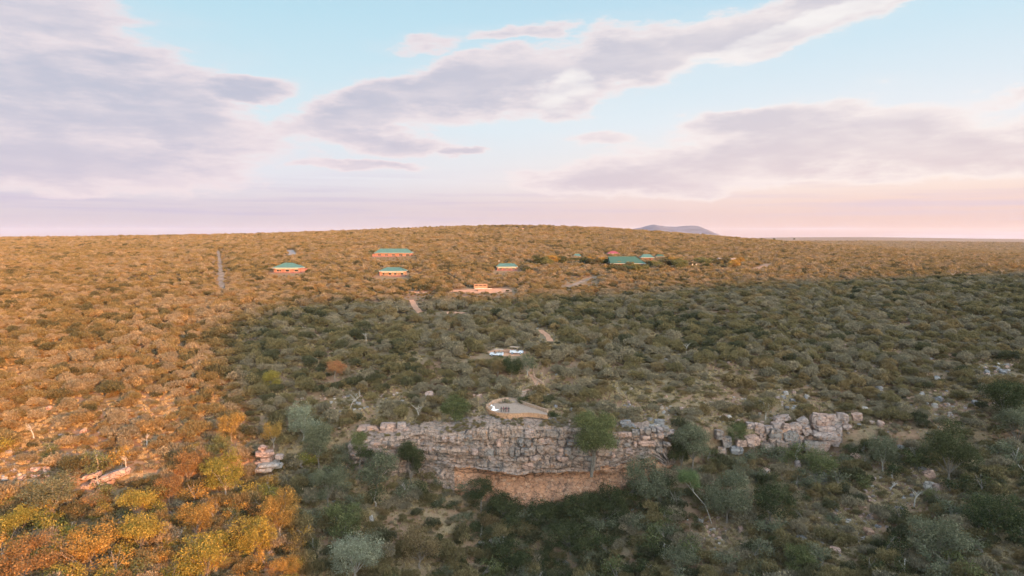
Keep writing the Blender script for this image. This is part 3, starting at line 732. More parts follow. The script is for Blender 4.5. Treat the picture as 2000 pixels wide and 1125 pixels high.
# single boulders
def boulder(px, row, w, h, m, label, group=None, name='boulder'):
    g = ground(px, row); k = g.y / F
    o = bpy.data.objects.new(name, BLD[rnd.randrange(8)]); COL.objects.link(o)
    o.scale = (w * k * .62, w * k * .55 * rnd.uniform(.8, 1.1), h * k * .75); o.location = (g.x, g.y + .2, g.z + h * k * .22)
    o.rotation_euler = (rnd.gauss(0, .2), rnd.gauss(0, .2), rnd.uniform(0, 6.28)); omat(o, m)
    EXCL.append((g.x, g.y - 1, max(1.2, w * k * .6)))
    return tag(o, label, 'boulder', group)
for px, row, w, h, m, lab in [
    (936, 778, 13, 9, 'rock_pink', 'round pink boulder just above the stone terrace on its left'), (926, 776, 8, 6, 'rock_pink', 'small pink boulder beside the round one above the terrace'),
    (965, 774, 8, 7, 'rock_pink', 'small boulder lying above the terrace back wall'), (968, 825, 10, 8, 'rock_pale', 'pale round boulder under the terrace front wall'),
    (955, 822, 8, 7, 'rock_grey', 'grey boulder beside the pale one under the terrace wall'), (927, 807, 8, 6, 'rock_pink', 'pink stone between the round green bush and the terrace'),
    (932, 820, 9, 8, 'rock_pink', 'pink boulder on the cliff edge left of the terrace wall'), (942, 826, 8, 8, 'rock_pink', 'blocky pink boulder right at the cliff brow'), (915, 824, 12, 8, 'rock_pink', 'flat pink boulder on the cliff brow below the round green bush'),
    (1116, 805, 9, 10, 'rock_grey', 'upright grey boulder left of the big green tree top'), (1085, 797, 9, 8, 'rock_grey', 'grey boulder above the right end of the terrace'),
    (1060, 791, 9, 6, 'rock_grey', 'small grey boulder on the slope above the terrace right wall'),
    (1830, 743, 14, 11, 'rock_pale', 'bright pale boulder alone on the upper right slope'), (1718, 763, 13, 10, 'rock_grey', 'grey boulder in brown scrub above the pink outcrop'),
    (1834, 783, 14, 11, 'rock_grey', 'grey boulder heading the scree below the bright pale one'), (1826, 796, 15, 9, 'rock_pale', 'pale boulder in the middle of the small scree'), (1850, 795, 12, 9, 'rock_pink', 'pinkish boulder in the scree on the right'),
    (1905, 792, 16, 12, 'rock_grey', 'grey angular boulder right of the small scree'), (1919, 771, 12, 9, 'rock_grey', 'bluish boulder above the grey angular one'), (1856, 811, 10, 8, 'rock_pale', 'small pale boulder at the foot of the scree'),
    (1945, 722, 16, 8, 'rock_grey', 'flat grey slab on the highest scree'), (1960, 729, 15, 9, 'rock_grey', 'grey slab at the lower edge of the highest scree'), (1928, 730, 11, 9, 'rock_grey', 'grey rock on the left of the highest scree'), (1985, 694, 16, 8, 'rock_pink', 'pale pink slab near the top right of the slope'),
    (1934, 738, 10, 7, 'rock_pale', 'small pale rock under the highest scree'), (1965, 716, 14, 7, 'rock_grey', 'blue grey slab topping the highest scree'),
    (1558, 912, 17, 15, 'rock_pink', 'pink boulder in dark scrub under the big outcrop'), (1497, 925, 18, 12, 'rock_pink', 'orange boulder left of the pink one in dark scrub'), (1603, 937, 26, 18, 'rock_grey', 'pyramid shaped grey boulder among dark bushes'),
    (1668, 930, 18, 12, 'rock_pink', 'brownish boulder right of the pyramid shaped one'), (1760, 880, 15, 14, 'rock_pale', 'pale boulder with orange side by the pale trunked tree'), (1765, 892, 16, 14, 'rock_pink', 'rusty boulder just under the pale one'),
    (1815, 932, 25, 16, 'rock_pink', 'brown rounded boulder on the bare red patch'), (1815, 956, 20, 18, 'rock_pale', 'split pale boulder below the brown rounded one'), (1828, 958, 15, 18, 'rock_pink', 'pink half of the split boulder on the red patch'),
    (1671, 897, 20, 14, 'rock_pink', 'pinkish boulder partly hidden by scrub'), (1447, 1040, 14, 13, 'rock_pink', 'round boulder on bare soil low on the right slope'), (1699, 1015, 12, 12, 'rock_pink', 'small pink boulder beside a dark bush low down'),
    (1698, 1044, 24, 14, 'rock_orange', 'rusty orange slab in the low gully of stones'), (1566, 1055, 22, 9, 'rock_grey', 'flat grey brown stone low on the right slope'), (1632, 1078, 24, 10, 'rock_pink', 'flat pink slab near the yellow green bush'),
    (1606, 1066, 10, 8, 'rock_grey', 'bluish stone left of the flat pink slab'), (1468, 1066, 10, 9, 'rock_pink', 'small boulder right of the bare stony soil'), (1535, 770, 14, 7, 'rock_pale', 'pale flat rock topping the small pile above the outcrop'),
    (1548, 786, 12, 8, 'rock_grey', 'grey rock in the small pile above the outcrop'), (1530, 778, 12, 7, 'rock_grey', 'lower grey rock of the pile above the outcrop'), (1424, 818, 12, 8, 'rock_pale', 'white boulder near the top of the right cliff part'),
    (1690, 802, 14, 9, 'rock_pale', 'pale low boulder behind the pair of pink boulders'), (1720, 832, 16, 12, 'rock_pink', 'pink boulder right of the pair of pink boulders'), (1700, 829, 16, 8, 'rock_pink', 'flat pink rock next to the pair of pink boulders'),
    (25, 858, 14, 9, 'rock_pink', 'pink boulder in dry grass near the left edge'), (118, 855, 12, 8, 'rock_pink', 'lit pink boulder on the dry grassy slope'), (95, 800, 12, 8, 'rock_pink', 'pink stone by the dead tree on the sunny slope'),
    (162, 846, 14, 9, 'rock_pink', 'flat pink boulder in golden grass'), (252, 806, 12, 7, 'rock_pink', 'small lit boulder above the golden grass'), (8, 940, 16, 10, 'rock_pale', 'pale grey boulder at the left edge of the scree'),
    (38, 953, 12, 9, 'rock_pale', 'pale boulder at the foot of the left scree'), (70, 922, 16, 9, 'rock_pink', 'pink boulder in the middle of the left scree'), (90, 918, 14, 10, 'rock_pink', 'dark pink boulder at the right of the left scree'),
    (40, 938, 13, 8, 'rock_pink', 'tan boulder low in the left scree'), (16, 888, 14, 8, 'rock_pale', 'pale slab above the left scree'), (450, 888, 14, 9, 'rock_pink', 'orange lit boulder left of the pale ledge'),
    (725, 1018, 10, 14, 'rock_pale', 'upright white stone above the silvery tree'), (940, 1066, 14, 8, 'rock_grey', 'blue grey stone in the grassy gully'), (862, 1074, 14, 8, 'rock_grey', 'dark grey stone on the grassy gully side'),
    (1033, 1028, 12, 7, 'rock_pale', 'pale boulder in the dark gully trees'), (868, 932, 14, 9, 'rock_grey', 'grey rock on the slope left of the cave'), (700, 792, 12, 7, 'rock_grey', 'grey rock above the square blocks'), (838, 776, 20, 12, 'rock_pink', 'broad pink boulder above the cliff left of the round green bush'), (829, 787, 12, 9, 'rock_pink', 'pink boulder under the broad one above the cliff'),
]: boulder(px, row, w, h, m, lab)
SCREES = [(60, 935, 50, 22, 26), (100, 900, 50, 16, 16), (1840, 790, 60, 28, 28), (1945, 725, 40, 16, 16), (1390, 1040, 40, 30, 30), (1650, 1030, 60, 35, 26), (1280, 800, 60, 25, 20), (960, 820, 30, 10, 14), (1540, 775, 40, 14, 16),
          (1450, 800, 120, 25, 30), (1760, 960, 90, 60, 26), (870, 925, 30, 30, 16), (700, 780, 90, 20, 22)]
names = ['the sunny left slope', 'the dry grass above the left scree', 'the small right scree', 'the highest right scree', 'the bare soil low in the gully', 'the low right gully', 'the slope behind the big green tree',
         'the cliff brow under the terrace', 'the rock pile above the pink outcrop', 'the slope above the right cliff', 'the red bare patch on the right', 'the rocky slope left of the cave', 'the slope above the square blocks']
for (px, row, rx, ry, n), nm in zip(SCREES, names):
    for k in range(int(n * .5)):
        a = rnd.uniform(0, 6.28); q = math.sqrt(rnd.random())
        boulder(px + rx * q * math.cos(a), row + ry * q * math.sin(a), rnd.uniform(6, 10), rnd.uniform(4, 7), rnd.choice(['rock_grey', 'rock_pink', 'rock_pale', 'rock_pink']),
                'small broken stone lying loose on ' + nm, 'loose stones on ' + nm, 'loose_stone')

# ---------------------------------------------------------------- viewing terrace
def build_terrace():
    P = {k: ground(*k) for k in []}
    def tp(px, row):
        a, y, z = ray(px, row); k = (PLZ - CAMZ) / z; return Vector((a * k, y * k, PLZ))
    ring = [(950, 796), (958, 803), (972, 807.5), (990, 809.5), (1010, 809), (1030, 807.5), (1050, 809), (1068, 812), (1069, 806), (1050, 799), (1032, 793), (1018, 788), (1010, 784), (992, 782), (975, 785), (960, 789)]
    pts = [tp(*r) for r in ring]
    for p in pts: EXCL.append((p.x, p.y, 2.0))
    cx_, cy_ = sum(p.x for p in pts) / len(pts), sum(p.y for p in pts) / len(pts)
    EXCL.append((cx_, cy_, 8.5)); EXCL.append((cx_ - 5, cy_, 6)); EXCL.append((cx_ + 5, cy_, 6))
    e = empty('viewing_terrace', (cx_, cy_, PLZ), 0, 'leaf shaped stone viewing terrace with low walls on the cliff edge', 'terrace')
    e['kind'] = 'structure'; del e['category']
    L = Vector((cx_, cy_, PLZ))
    # floor
    m = MB(); n = len(pts); V = [p - L for p in pts]
    m.poly(V); 
    for i in range(n):
        a, c = V[i], V[(i + 1) % n]; m.poly([a, a + Vector((0, 0, -1.1)), c + Vector((0, 0, -1.1)), c])
    m.build('paved_floor', 'paving', e)
    def wall(idx, z0, z1, name, th=.45):
        mb = MB()
        line = [V[i] for i in idx]; k = 0
        for a, c in zip(line[:-1], line[1:]):
            d = c - a; ln = d.length; nst = max(1, int(ln / .75)); ang = math.atan2(d.y, d.x)
            rows = max(1, int((z1 - z0) / .5))
            for r_ in range(rows):
                hh = (z1 - z0) / rows
                for j in range(nst):
                    t = (j + .5 + (.0 if r_ % 2 else .22)) / nst
                    p = a.lerp(c, min(t, 1)) + Vector((0, 0, z0 + hh * (r_ + .5)))
                    mb.box((p.x + rnd.gauss(0, .03), p.y + rnd.gauss(0, .03), p.z), (ln / nst * .95, th * rnd.uniform(.85, 1.1), hh * .94 + (rnd.uniform(0, .07) if r_ == rows - 1 else 0)), ang + rnd.gauss(0, .04))
        o = mb.build(name, 'stone_wall', e); return o
    w = wall([15, 14, 13], 0, 1.1, 'back_wall'); w = wall([12, 11, 10, 9, 8], 0, .95, 'back_wall'); w = wall([0, 15], 0, .9, 'back_wall')
    f = wall([1, 2, 3, 4], -3.4, .28, 'front_wall', .8); omat_(wall([0, 1], -1.2, .28, 'front_wall', .6), 'wall_cream_stone'); omat_(wall([4, 5, 6, 7], -1.0, .25, 'front_wall', .6), 'wall_cream_stone'); omat_(f, 'wall_cream_stone')
    # steps up through the back wall
    for k in range(5):
        p = (V[12] + V[13]) / 2 + Vector((.3 + k * .55, 1.0 + k * 1.3, -.35 + k * .42))
        s = MB().box(p, (4.2, 1.5, .9), -.25); s.build('step', 'paving', e)
    return e, tp
def omat_(o, m): o.data.materials.clear(); o.data.materials.append(MATS[m])
plain('wall_cream_stone', (.36, .20, .11), .9, .1, .35, 2.0)
terrace, tp = build_terrace()
pw = drape('stone_path', [(1012, 772), (1035, 762), (1050, 752), (1044, 742), (1035, 728), (1034, 712)], 1.7, 'dirt', 'pale stone path winding down to the terrace')
def path_wall(pts, label):
    mb = MB(); P = [ground(*p) for p in pts]
    for a, c in zip(P[:-1], P[1:]):
        d = c - a; n = max(1, int(d.length / .8))
        for j in range(n):
            p = a.lerp(c, (j + .5) / n); mb.box((p.x, p.y, hz(p.x, p.y) + .25), (.85, .4, .8 + rnd.uniform(-.06, .1)), math.atan2(d.y, d.x) + rnd.gauss(0, .08))
            EXCL.append((p.x, p.y, 1.6)); EXCL.append((p.x, p.y - 2, 1.6))
    tag(mb.build('stone_wall', 'stone_wall'), label, 'wall')
path_wall([(1040, 719), (1044, 740), (1062, 752)], 'low stone wall along the upper side of the winding path')
path_wall([(1051, 748), (1047, 758), (1036, 765), (1026, 769)], 'curved low stone wall at the lower bend of the path')

# ---------------------------------------------------------------- buildings
def building(name, label, px, row_eave, row_ridge, row_foot, ex0, ex1, rx0, rx1, depth_m, dist, roof, wallm, band=True, rz=0.0, veranda=5, windows=3, group=None, wing=None, sink=0.0):
    """hip roofed bungalow measured from the photo"""
    g0 = ground((ex0 + ex1) / 2, row_foot + 1.0); dist = g0.y; k = dist / F; W_ = (ex1 - ex0) * k; rw = (rx1 - rx0) * k; rc = ((rx0 + rx1) / 2 - (ex0 + ex1) / 2) * k
    c = at((ex0 + ex1) / 2, row_foot, dist); g = hz(c.x, c.y + depth_m / 2)
    e = empty(name, (c.x, c.y + depth_m / 2, c.z - sink), rz, label, 'house', group)
    ze = (row_foot - row_eave) * k + sink; zr = ze + max(.6, (row_eave - row_ridge) * k + (row_eave - row_ridge) * 0 - 0) ; D = depth_m
    zr = ze + (row_eave - row_ridge) * k + D * .5 * .0
    ov = 1.0
    # roof sheets with thickness
    m = MB(); w2 = W_ / 2; d2 = D / 2
    E = [(-w2, -d2, ze), (w2, -d2, ze), (w2, d2, ze), (-w2, d2, ze)]; A = (rc - rw / 2, 0, zr); B = (rc + rw / 2, 0, zr)
    def lf(p, z=.22): return (p[0], p[1], p[2] - z)
    m.poly([E[0], E[1], B, A]); m.poly([E[1], E[2], B]); m.poly([E[2], E[3], A, B]); m.poly([E[3], E[0], A]); m.poly([lf(E[3]), lf(E[2]), lf(E[1]), lf(E[0])])
    for i in range(4): m.poly([lf(E[i]), lf(E[(i + 1) % 4]), E[(i + 1) % 4], E[i]])
    rf = m.build('roof', roof, e)
    rb = MB()   # ridge and hip caps, standing seams
    for p, q in ((A, B), (E[0], A), (E[1], B), (E[2], B), (E[3], A)): rb.tube([Vector(p) + Vector((0, 0, .06)), Vector(q) + Vector((0, 0, .06))], .16, 5)
    rb.build('ridge_cap', roof, rf)
    fb = MB(); th = .28
    for y_ in (-d2 - .05, d2 + .05): fb.box((0, y_, ze - .2), (W_ + .2, .08, th))
    for x_ in (-w2 - .05, w2 + .05): fb.box((x_, 0, ze - .2), (.08, D, th))
    fb.build('fascia', 'fascia_cream', e)
    # walls
    wx, wy = W_ - 2 * ov - (0), D - 2 * ov - 2.0
    wb = MB(); wb.box((0, .8, (ze - 2) / 2 - .1), (wx, wy, ze - .25 + 2))
    wl = wb.build('wall', wallm, e)
    if band:
        bb = MB().box((0, -d2 + 1.0, ze - .95), (W_ * .82, .25, .62)); bb.build('veranda_beam', 'fascia_cream', e)
    yf = .8 - wy / 2
    nwin = windows
    for i in range(nwin):
        xx = -wx / 2 + wx * (i + .5) / nwin + rnd.uniform(-.2, .2)
        wh = min(1.6, (ze - .8) * .6); ww = wx / nwin * .5
        fr = MB()
        for sx in (-1, 1): fr.box((xx + sx * ww / 2, yf - .05, wh * .5 + .6), (.1, .12, wh + .1))
        for sz in (0, 1): fr.box((xx, yf - .05, .6 + wh * sz), (ww - .1, .12, .1))
        fo = fr.build('window', 'fascia_cream', e)
        MB().box((xx, yf - .02, .6 + wh * .5), (ww - .1, .05, wh - .1)).build('pane', 'window_dark', fo)
    for i in range(veranda):
        xx = -w2 + 1.2 + (W_ - 2.4) * i / max(1, veranda - 1)
        MB().box((xx, -d2 + .9, ze / 2 - 1.2), (.32, .32, ze + 2 - 1.0)).build('post', 'post_wood', e)
    MB().box((0, -d2 + 1.6, -.6), (W_ - .6, 3.4, 1.2)).build('veranda_floor', 'wall_dark', e)
    if wing:
        x0, x1, zt = wing; MB().box((x0 * w2 + (x1 - x0) * w2 / 2, 0, zt / 2 - .5), ((x1 - x0) * w2, D * .7, zt + 1)).build('side_wing', 'wall_brick', e)
    for q in np.linspace(-.9, .9, 7): EXCL.append((c.x + q * w2, c.y + d2 + 1, d2 * .9)); EXCL.append((c.x + q * w2, c.y - 4, 4.0)); EXCL.append((c.x * (1 - 12 / dist) + q * w2, c.y - 12, 5.5))
    return e
building('bungalow', 'green pyramid roofed brick bungalow standing alone beyond the gravel track', 560, 523, 514, 532, 532, 587, 552, 567, 14, 612, 'roof_green', 'wall_brick', wing=(.95, 1.25, 3.0), veranda=6)
building('bungalow', 'long bungalow with two tone green roof highest on the hill', 767, 494, 486, 500.5, 731, 804, 740, 793, 16, 800, 'roof_green', 'wall_brick', band=False, veranda=6, windows=5, wing=(-1.12, -.98, 2.4))
building('bungalow', 'green roofed bungalow with double cream band and orange lit veranda', 766, 529.5, 523, 538.5, 740, 792, 752, 778, 14, 590, 'roof_green', 'wall_cream', veranda=7, windows=4, wing=(-1.02, -.82, 3.2))
building('bungalow', 'small green roofed bungalow with dark red walls', 990, 521, 515, 527.5, 969, 1011.5, 976, 1004, 13, 640, 'roof_green', 'wall_dark', veranda=5, windows=3)
lg = building('lodge', 'large dark green roofed lodge building among the trees', 1230, 514.5, 502, 521, 1192, 1262, 1192, 1246, 26, 690, 'roof_green_dark', 'wall_dark', band=False, veranda=8, windows=6)
building('house', 'maroon roofed house with white chimney behind the lodge', 1199, 495.5, 491, 499, 1187, 1211, 1195, 1203, 12, 840, 'roof_maroon', 'fascia_cream', band=False, veranda=0, windows=2)
building('house', 'small green roof showing between trees left of the lodge', 1127, 500, 496, 503, 1121, 1135, 1124, 1132, 9, 770, 'roof_green', 'wall_brick', band=False, veranda=0, windows=2)
building('house', 'pale green roofed house directly behind the lodge', 1265, 503, 497, 509, 1252, 1278, 1258, 1272, 12, 740, 'roof_green', 'wall_brick', band=False, veranda=0, windows=2)
building('house', 'dark green roofed house farthest right of the lodge cluster', 1290, 501, 497.5, 506, 1282, 1298, 1286, 1295, 10, 770, 'roof_green_dark', 'wall_brick', band=False, veranda=0, windows=2)
building('shed', 'long low grey roofed shed on the hill right of the lodge', 1414, 506, 504, 509, 1404, 1424, 1404, 1424, 8, 780, 'gravel_grey', 'wall_brick', band=False, veranda=0, windows=3)
building('shed', 'short grey roofed shed beside the long low shed', 1438, 506, 504.3, 510, 1428, 1447, 1429, 1446, 8, 778, 'track_grey', 'wall_cream', band=False, veranda=0, windows=2)
def tent(px, row, w, h, m, label, dist=760):
    dist = ground(px, row + 2).y; k = dist / F; c = at(px, row, dist); a, b_, hh = w * k / 2, 3.5, h * k
    e = empty('tent', (c.x, c.y, c.z), 0, label, 'tent')
    cv = MB(); A = [(-a, -b_, 0), (a, -b_, 0), (a, b_, 0), (-a, b_, 0)]; T1 = (-a * .35, 0, hh); T2 = (a * .35, 0, hh)
    cv.poly([A[0], A[1], T2, T1]); cv.poly([A[1], A[2], T2]); cv.poly([A[2], A[3], T1, T2]); cv.poly([A[3], A[0], T1]); cv.poly(A[::-1]); cv.build('canvas', m, e)
    pl = MB()
    for x_, y_, _ in A: pl.box((x_ * .95, y_ * .95, -1.2), (.15, .15, 2.5))
    pl.build('poles', 'post_wood', e)
    EXCL.append((c.x, c.y, a + 2)); EXCL.append((c.x, c.y - 5, a + 1))
tent(1340, 502, 10, 3.6, 'tent_white', 'white tent roof among trees right of the lodge'); tent(1352, 504, 7, 3.6, 'wall_cream', 'cream tent roof next to the white one')
for px in (1352.3, 1359.7):
    c = ground(px, 523); e = tag(MB().box((0, 0, 1.6), (.9, .9, 3.6)).box((0, 0, 3.5), (1.1, 1.1, .25)).build('gate_pillar', 'fascia_cream'), 'pale square gate pillar at the lodge drive, ' + ('nearer the lodge' if px < 1355 else 'farther from the lodge'), 'pillar', 'gate pillars')
    e.location = c; EXCL.append((c.x, c.y, 4)); EXCL.append((c.x, c.y - 6, 4))
# chimney of the small bungalow, aerial mast
c = at(974.5, 518, 652); tag(MB().box((0, 0, 1.5), (.5, .5, 6)).build('flue', 'paint_white'), 'thin white flue pipe beside the small bungalow', 'flue').location = c
# stone shelter on the clearing
def shelter():
    c = ground(939, 563.5); k = c.y / F; w = 26 * k; h = 8.5 * k
    e = empty('stone_shelter', (c.x, c.y, hz(c.x, c.y) + .1), 0, 'cream walled shelter with dark slots on the orange clearing', 'shelter')
    MB().box((0, 0, h * .28), (w, 3.2, h * .6)).build('front_wall', 'wall_cream', e)
    MB().box((0, 0, h * .92), (w + .1, 3.3, h * .2)).build('roof_beam', 'wall_cream', e)
    for i in range(4): MB().box((-w / 2 + w * (i) / 3 * .94 + w * .03, -1.2, h * .7), (w * .06 + .25, .6, h * .26)).build('pillar', 'wall_cream', e)
    MB().box((0, 1.0, h * .7), (w * .96, .3, h * .26)).build('back_wall', 'wall_dark', e)
    MB().box((2, -3.0, .05), (w * 1.3, 1.6, .3)).build('paved_strip', 'fascia_cream', e)
    for q in (-9, -6, -3, 0, 3, 6, 9): EXCL.append((c.x + q, c.y - 3, 5)); EXCL.append((c.x + q, c.y - 12, 7)); EXCL.append((c.x + q, c.y - 22, 5))
shelter()

# ---------------------------------------------------------------- safari trucks
def truck(px, row, rz, label):
    g = ground(px, row)
    e = empty('safari_truck', g, rz, label, 'truck', 'white safari trucks parked above the terrace')
    bd = MB(); bd.box((0, 0, .82), (5.2, 1.85, .5)); bd.box((1.75, 0, 1.22), (1.5, 1.7, .32), 0, .93); bd.box((-1.3, .86, 1.3), (2.5, .08, .5)); bd.box((-1.3, -.86, 1.3), (2.5, .08, .5)); bd.box((-2.54, 0, 1.3), (.08, 1.72, .5))
    bo = bd.build('body', 'paint_white', e); bv = bo.modifiers.new('b', 'BEVEL'); bv.width = .06; bv.segments = 2
    ws = MB(); ws.poly([(1.0, -.8, 1.38), (1.0, .8, 1.38), (.82, .78, 1.95), (.82, -.78, 1.95)]); ws.poly([(.82, -.78, 1.95), (.82, .78, 1.95), (.78, .78, 1.93), (.96, .8, 1.38)]); ws.build('windscreen', 'glass', e)
    for i, x in enumerate((.3, -.7, -1.7)):
        s = MB().box((x, 0, 1.25 + i * .12), (.55, 1.5, .18)).box((x - .3, 0, 1.6 + i * .12), (.12, 1.5, .6)); s.build('seat', 'seat_tan', e)
    for x in (1.65, -1.6):
        for y in (-.82, .82):
            t = MB(); t.tube([(x, y - .14, .42), (x, y + .14, .42)], .42, 16); to = t.build('wheel', 'rubber', e)
            MB().tube([(x, y - .155, .42), (x, y + .155, .42)], .2, 10).build('rim', 'paint_white', to)
    for x in (.75, -.9, -2.4):
        for y in (-.8, .8): MB().tube([(x, y, 1.2), (x, y, 2.75)], .04, 5).build('roof_post', 'metal_dark', e)
    c = MB(); n = 6
    c.box((-.85, 0, 2.78), (3.7, 1.9, .07)); c.box((-.85, 0, 2.85), (3.5, 1.3, .06)); c.build('canopy', 'canvas_tan', e)
    for y in (-.6, .6): MB().tube([(2.58, y, .95), (2.64, y, .95)], .12, 8).build('headlight', 'glass', e)
    MB().box((2.66, 0, .58), (.14, 1.8, .2)).build('bumper', 'metal_dark', e)
    EXCL.append((g.x, g.y, 4.2)); EXCL.append((g.x + 1, g.y - 5, 4)); EXCL.append((g.x + 3, g.y, 3)); EXCL.append((g.x - 3, g.y, 3))
truck(1009, 692, R(-12), 'open white safari truck with tan canopy, fully in view')
truck(970, 696, R(165), 'white safari truck half hidden behind a bush beside the other truck')

# ---------------------------------------------------------------- people
def person(px, row, face, h, top, legs, label, dress=False, arm=.12, sit=False):
    p = tp(px, row); s = h / 1.75
    e = empty('person', (p.x, p.y, PLZ), face, label, 'person')
    def skin(name, V, E, rad, m, parent, lev=1):
        me = bpy.data.meshes.new(name); me.from_pydata([tuple(Vector(v) * s) for v in V], E, []); me.materials.append(MATS[m])
        o = link(name, me, parent); md = o.modifiers.new('s', 'SKIN')
        for sv, r in zip(me.skin_vertices[0].data, rad): sv.radius = (r * s, r * s * .8) if hasattr(r, '__float__') else r
        me.skin_vertices[0].data[0].use_root = True
        sb = o.modifiers.new('d', 'SUBSURF'); sb.levels = sb.render_levels = lev; return o
    V = [(0, 0, .95), (0, 0, 1.12), (0, 0, 1.32), (0, 0, 1.46), (0, -.01, 1.54), (0, -.02, 1.62), (0, -.02, 1.72)]
    E = [(i, i + 1) for i in range(6)]; r = [.14, .125, .15, .09, .05, .085, .07]
    for sx in (-1, 1):
        i = len(V); V += [(sx * .17, 0, 1.41), (sx * (.2 + arm), -.03, 1.15), (sx * (.21 + arm), -.12, .92), (sx * (.21 + arm), -.15, .84)]; r += [.055, .045, .032, .03]
        E += [(3, i), (i, i + 1), (i + 1, i + 2), (i + 2, i + 3)]
        for f in range(5):
            j = len(V); a = (f - 2) * .02; V += [(sx * (.21 + arm) + a, -.16, .80), (sx * (.21 + arm) + a * 1.2, -.175, .755 + abs(f - 2) * .008)]; r += [.009, .007]; E += [(i + 3, j), (j, j + 1)]
        i = len(V); V += [(sx * .09, 0, .86), (sx * .1, -.01, .48), (sx * .1, .02, .09), (sx * .11, -.13, .04)]; r += [.1, .07, .045, .04]
        E += [(0, i), (i, i + 1), (i + 1, i + 2), (i + 2, i + 3)]
    skin('body', V, E, r, 'skin_brown', e)
    JV = V[:4]; JE = [(0, 1), (1, 2), (2, 3)]; jr = [.16, .145, .17, .11]
    for sx in (-1, 1):
        i = len(JV); JV += [(sx * .17, 0, 1.41), (sx * (.2 + arm), -.03, 1.15), (sx * (.21 + arm), -.115, .93)]; jr += [.07, .06, .048]; JE += [(3, i), (i, i + 1), (i + 1, i + 2)]
    skin('jacket' if not dress else 'bodice', JV, JE, jr, top, e)
    if dress:
        m = MB(); m.tube([Vector((0, 0, z)) * s for z in (1.02, .8, .45, .1, .01)], [.16 * s, .3 * s, .55 * s, .85 * s, .95 * s], 18); m.build('skirt', legs, e)
        t = MB().tube([Vector((.2, .2, .25)) * s, Vector((1.0, .3, .08)) * s, Vector((1.9, .35, .03)) * s], [.5 * s, .55 * s, .2 * s], 10); t.V = [(x, y, max(.01, z * .35)) for x, y, z in t.V]; t.build('train', legs, e)
    else:
        for sx in (-1, 1): skin('trouser_leg', [(sx * .08, 0, .97), (sx * .1, -.01, .5), (sx * .1, .01, .08)], [(0, 1), (1, 2)], [.115, .085, .07], legs, e)
    hb_ = MB().tube([Vector((0, .0, 1.60)) * s, Vector((0, .01, 1.70)) * s, Vector((0, .0, 1.775)) * s], [.085 * s, .1 * s, .05 * s], 10); hb_.build('hair', 'hair_black', e)
    return e
person(964, 801.5, R(20), 1.7, 'cloth_white', 'cloth_white', 'bride in a wide white gown with a train on the terrace', dress=True)
person(960, 799.5, R(40), 1.78, 'cloth_white', 'canvas_tan', 'person in a white top standing just behind the bride')
person(979, 805.2, R(10), 1.76, 'cloth_black', 'cloth_black', 'person in a black suit standing apart at the left of the dark group')
person(983.5, 804.6, R(-10), 1.72, 'cloth_maroon', 'cloth_black', 'person in a maroon top second in the row of people')
person(986.8, 805.6, R(25), 1.78, 'cloth_black', 'cloth_black', 'person in black in the middle of the group')
person(990, 804.8, R(-30), 1.74, 'cloth_maroon', 'cloth_maroon', 'person all in maroon near the right end of the group')
person(993.6, 805.8, R(0), 1.8, 'cloth_black', 'cloth_black', 'person in a black suit at the right end of the group')

# ---------------------------------------------------------------- foliage builders
def rquads(C, L, Wd, up=.3, rg=None, axis=None, bias=.6):
    """leaf quads at centres C"""
    n = len(C); rg = rg or rng
    a = rg.normal(size=(n, 3)); 
    if axis is not None: a = axis + a * bias
    a[:, 2] += up; a /= np.linalg.norm(a, axis=1)[:, None]
    t = np.cross(a, rg.normal(size=(n, 3))); t /= np.linalg.norm(t, axis=1)[:, None]
    L = np.asarray(L)[:, None] if hasattr(L, '__len__') else L; 
    p = a * L * .5; q = t * Wd * .5
    return np.stack([C - p - q * .4, C - p * .1 - q, C + p, C - p * .1 + q], 1)

def bush_mesh(name, seed, n=620, spiky=.6, mat_='scrub_olive', leaf=.30):
    """dome of twiggy foliage about 1 m radius and 1 m high, unit sized"""
    rg = np.random.default_rng(seed); lobes = rg.integers(5, 9)
    P = []; A = []; cl = []
    for k in range(lobes):
        ang = 6.28 * k / lobes + rg.normal() * .5; rr = rg.uniform(.25, .62) if k else 0; c = np.array([math.cos(ang) * rr, math.sin(ang) * rr, rg.uniform(.32, .6)])
        rad = rg.uniform(.34, .52); m = n // lobes
        d = rg.normal(size=(m, 3)); d[:, 2] = np.abs(d[:, 2]) * .9 - .25; d /= np.linalg.norm(d, axis=1)[:, None]
        r = rad * rg.uniform(.45, 1.0, m) ** .6
        # clumpy
        q = c + d * r[:, None] * np.array([1, 1, .85]); P.append(q); A.append(d); cl.append(np.full(m, rg.random()))
    P = np.concatenate(P); A = np.concatenate(A); cl = np.concatenate(cl); A = A + np.array([0, 0, .7])
    P[:, 2] = np.maximum(P[:, 2], .03)
    V = rquads(P, rg.uniform(leaf * .6, leaf * 1.3, len(P)) , leaf * .28, 0, rg, A, spiky)
    lv = np.clip(.35 * cl + .65 * rg.random(len(P)), 0, 1)
    return quads(name, V, mat_, lv)

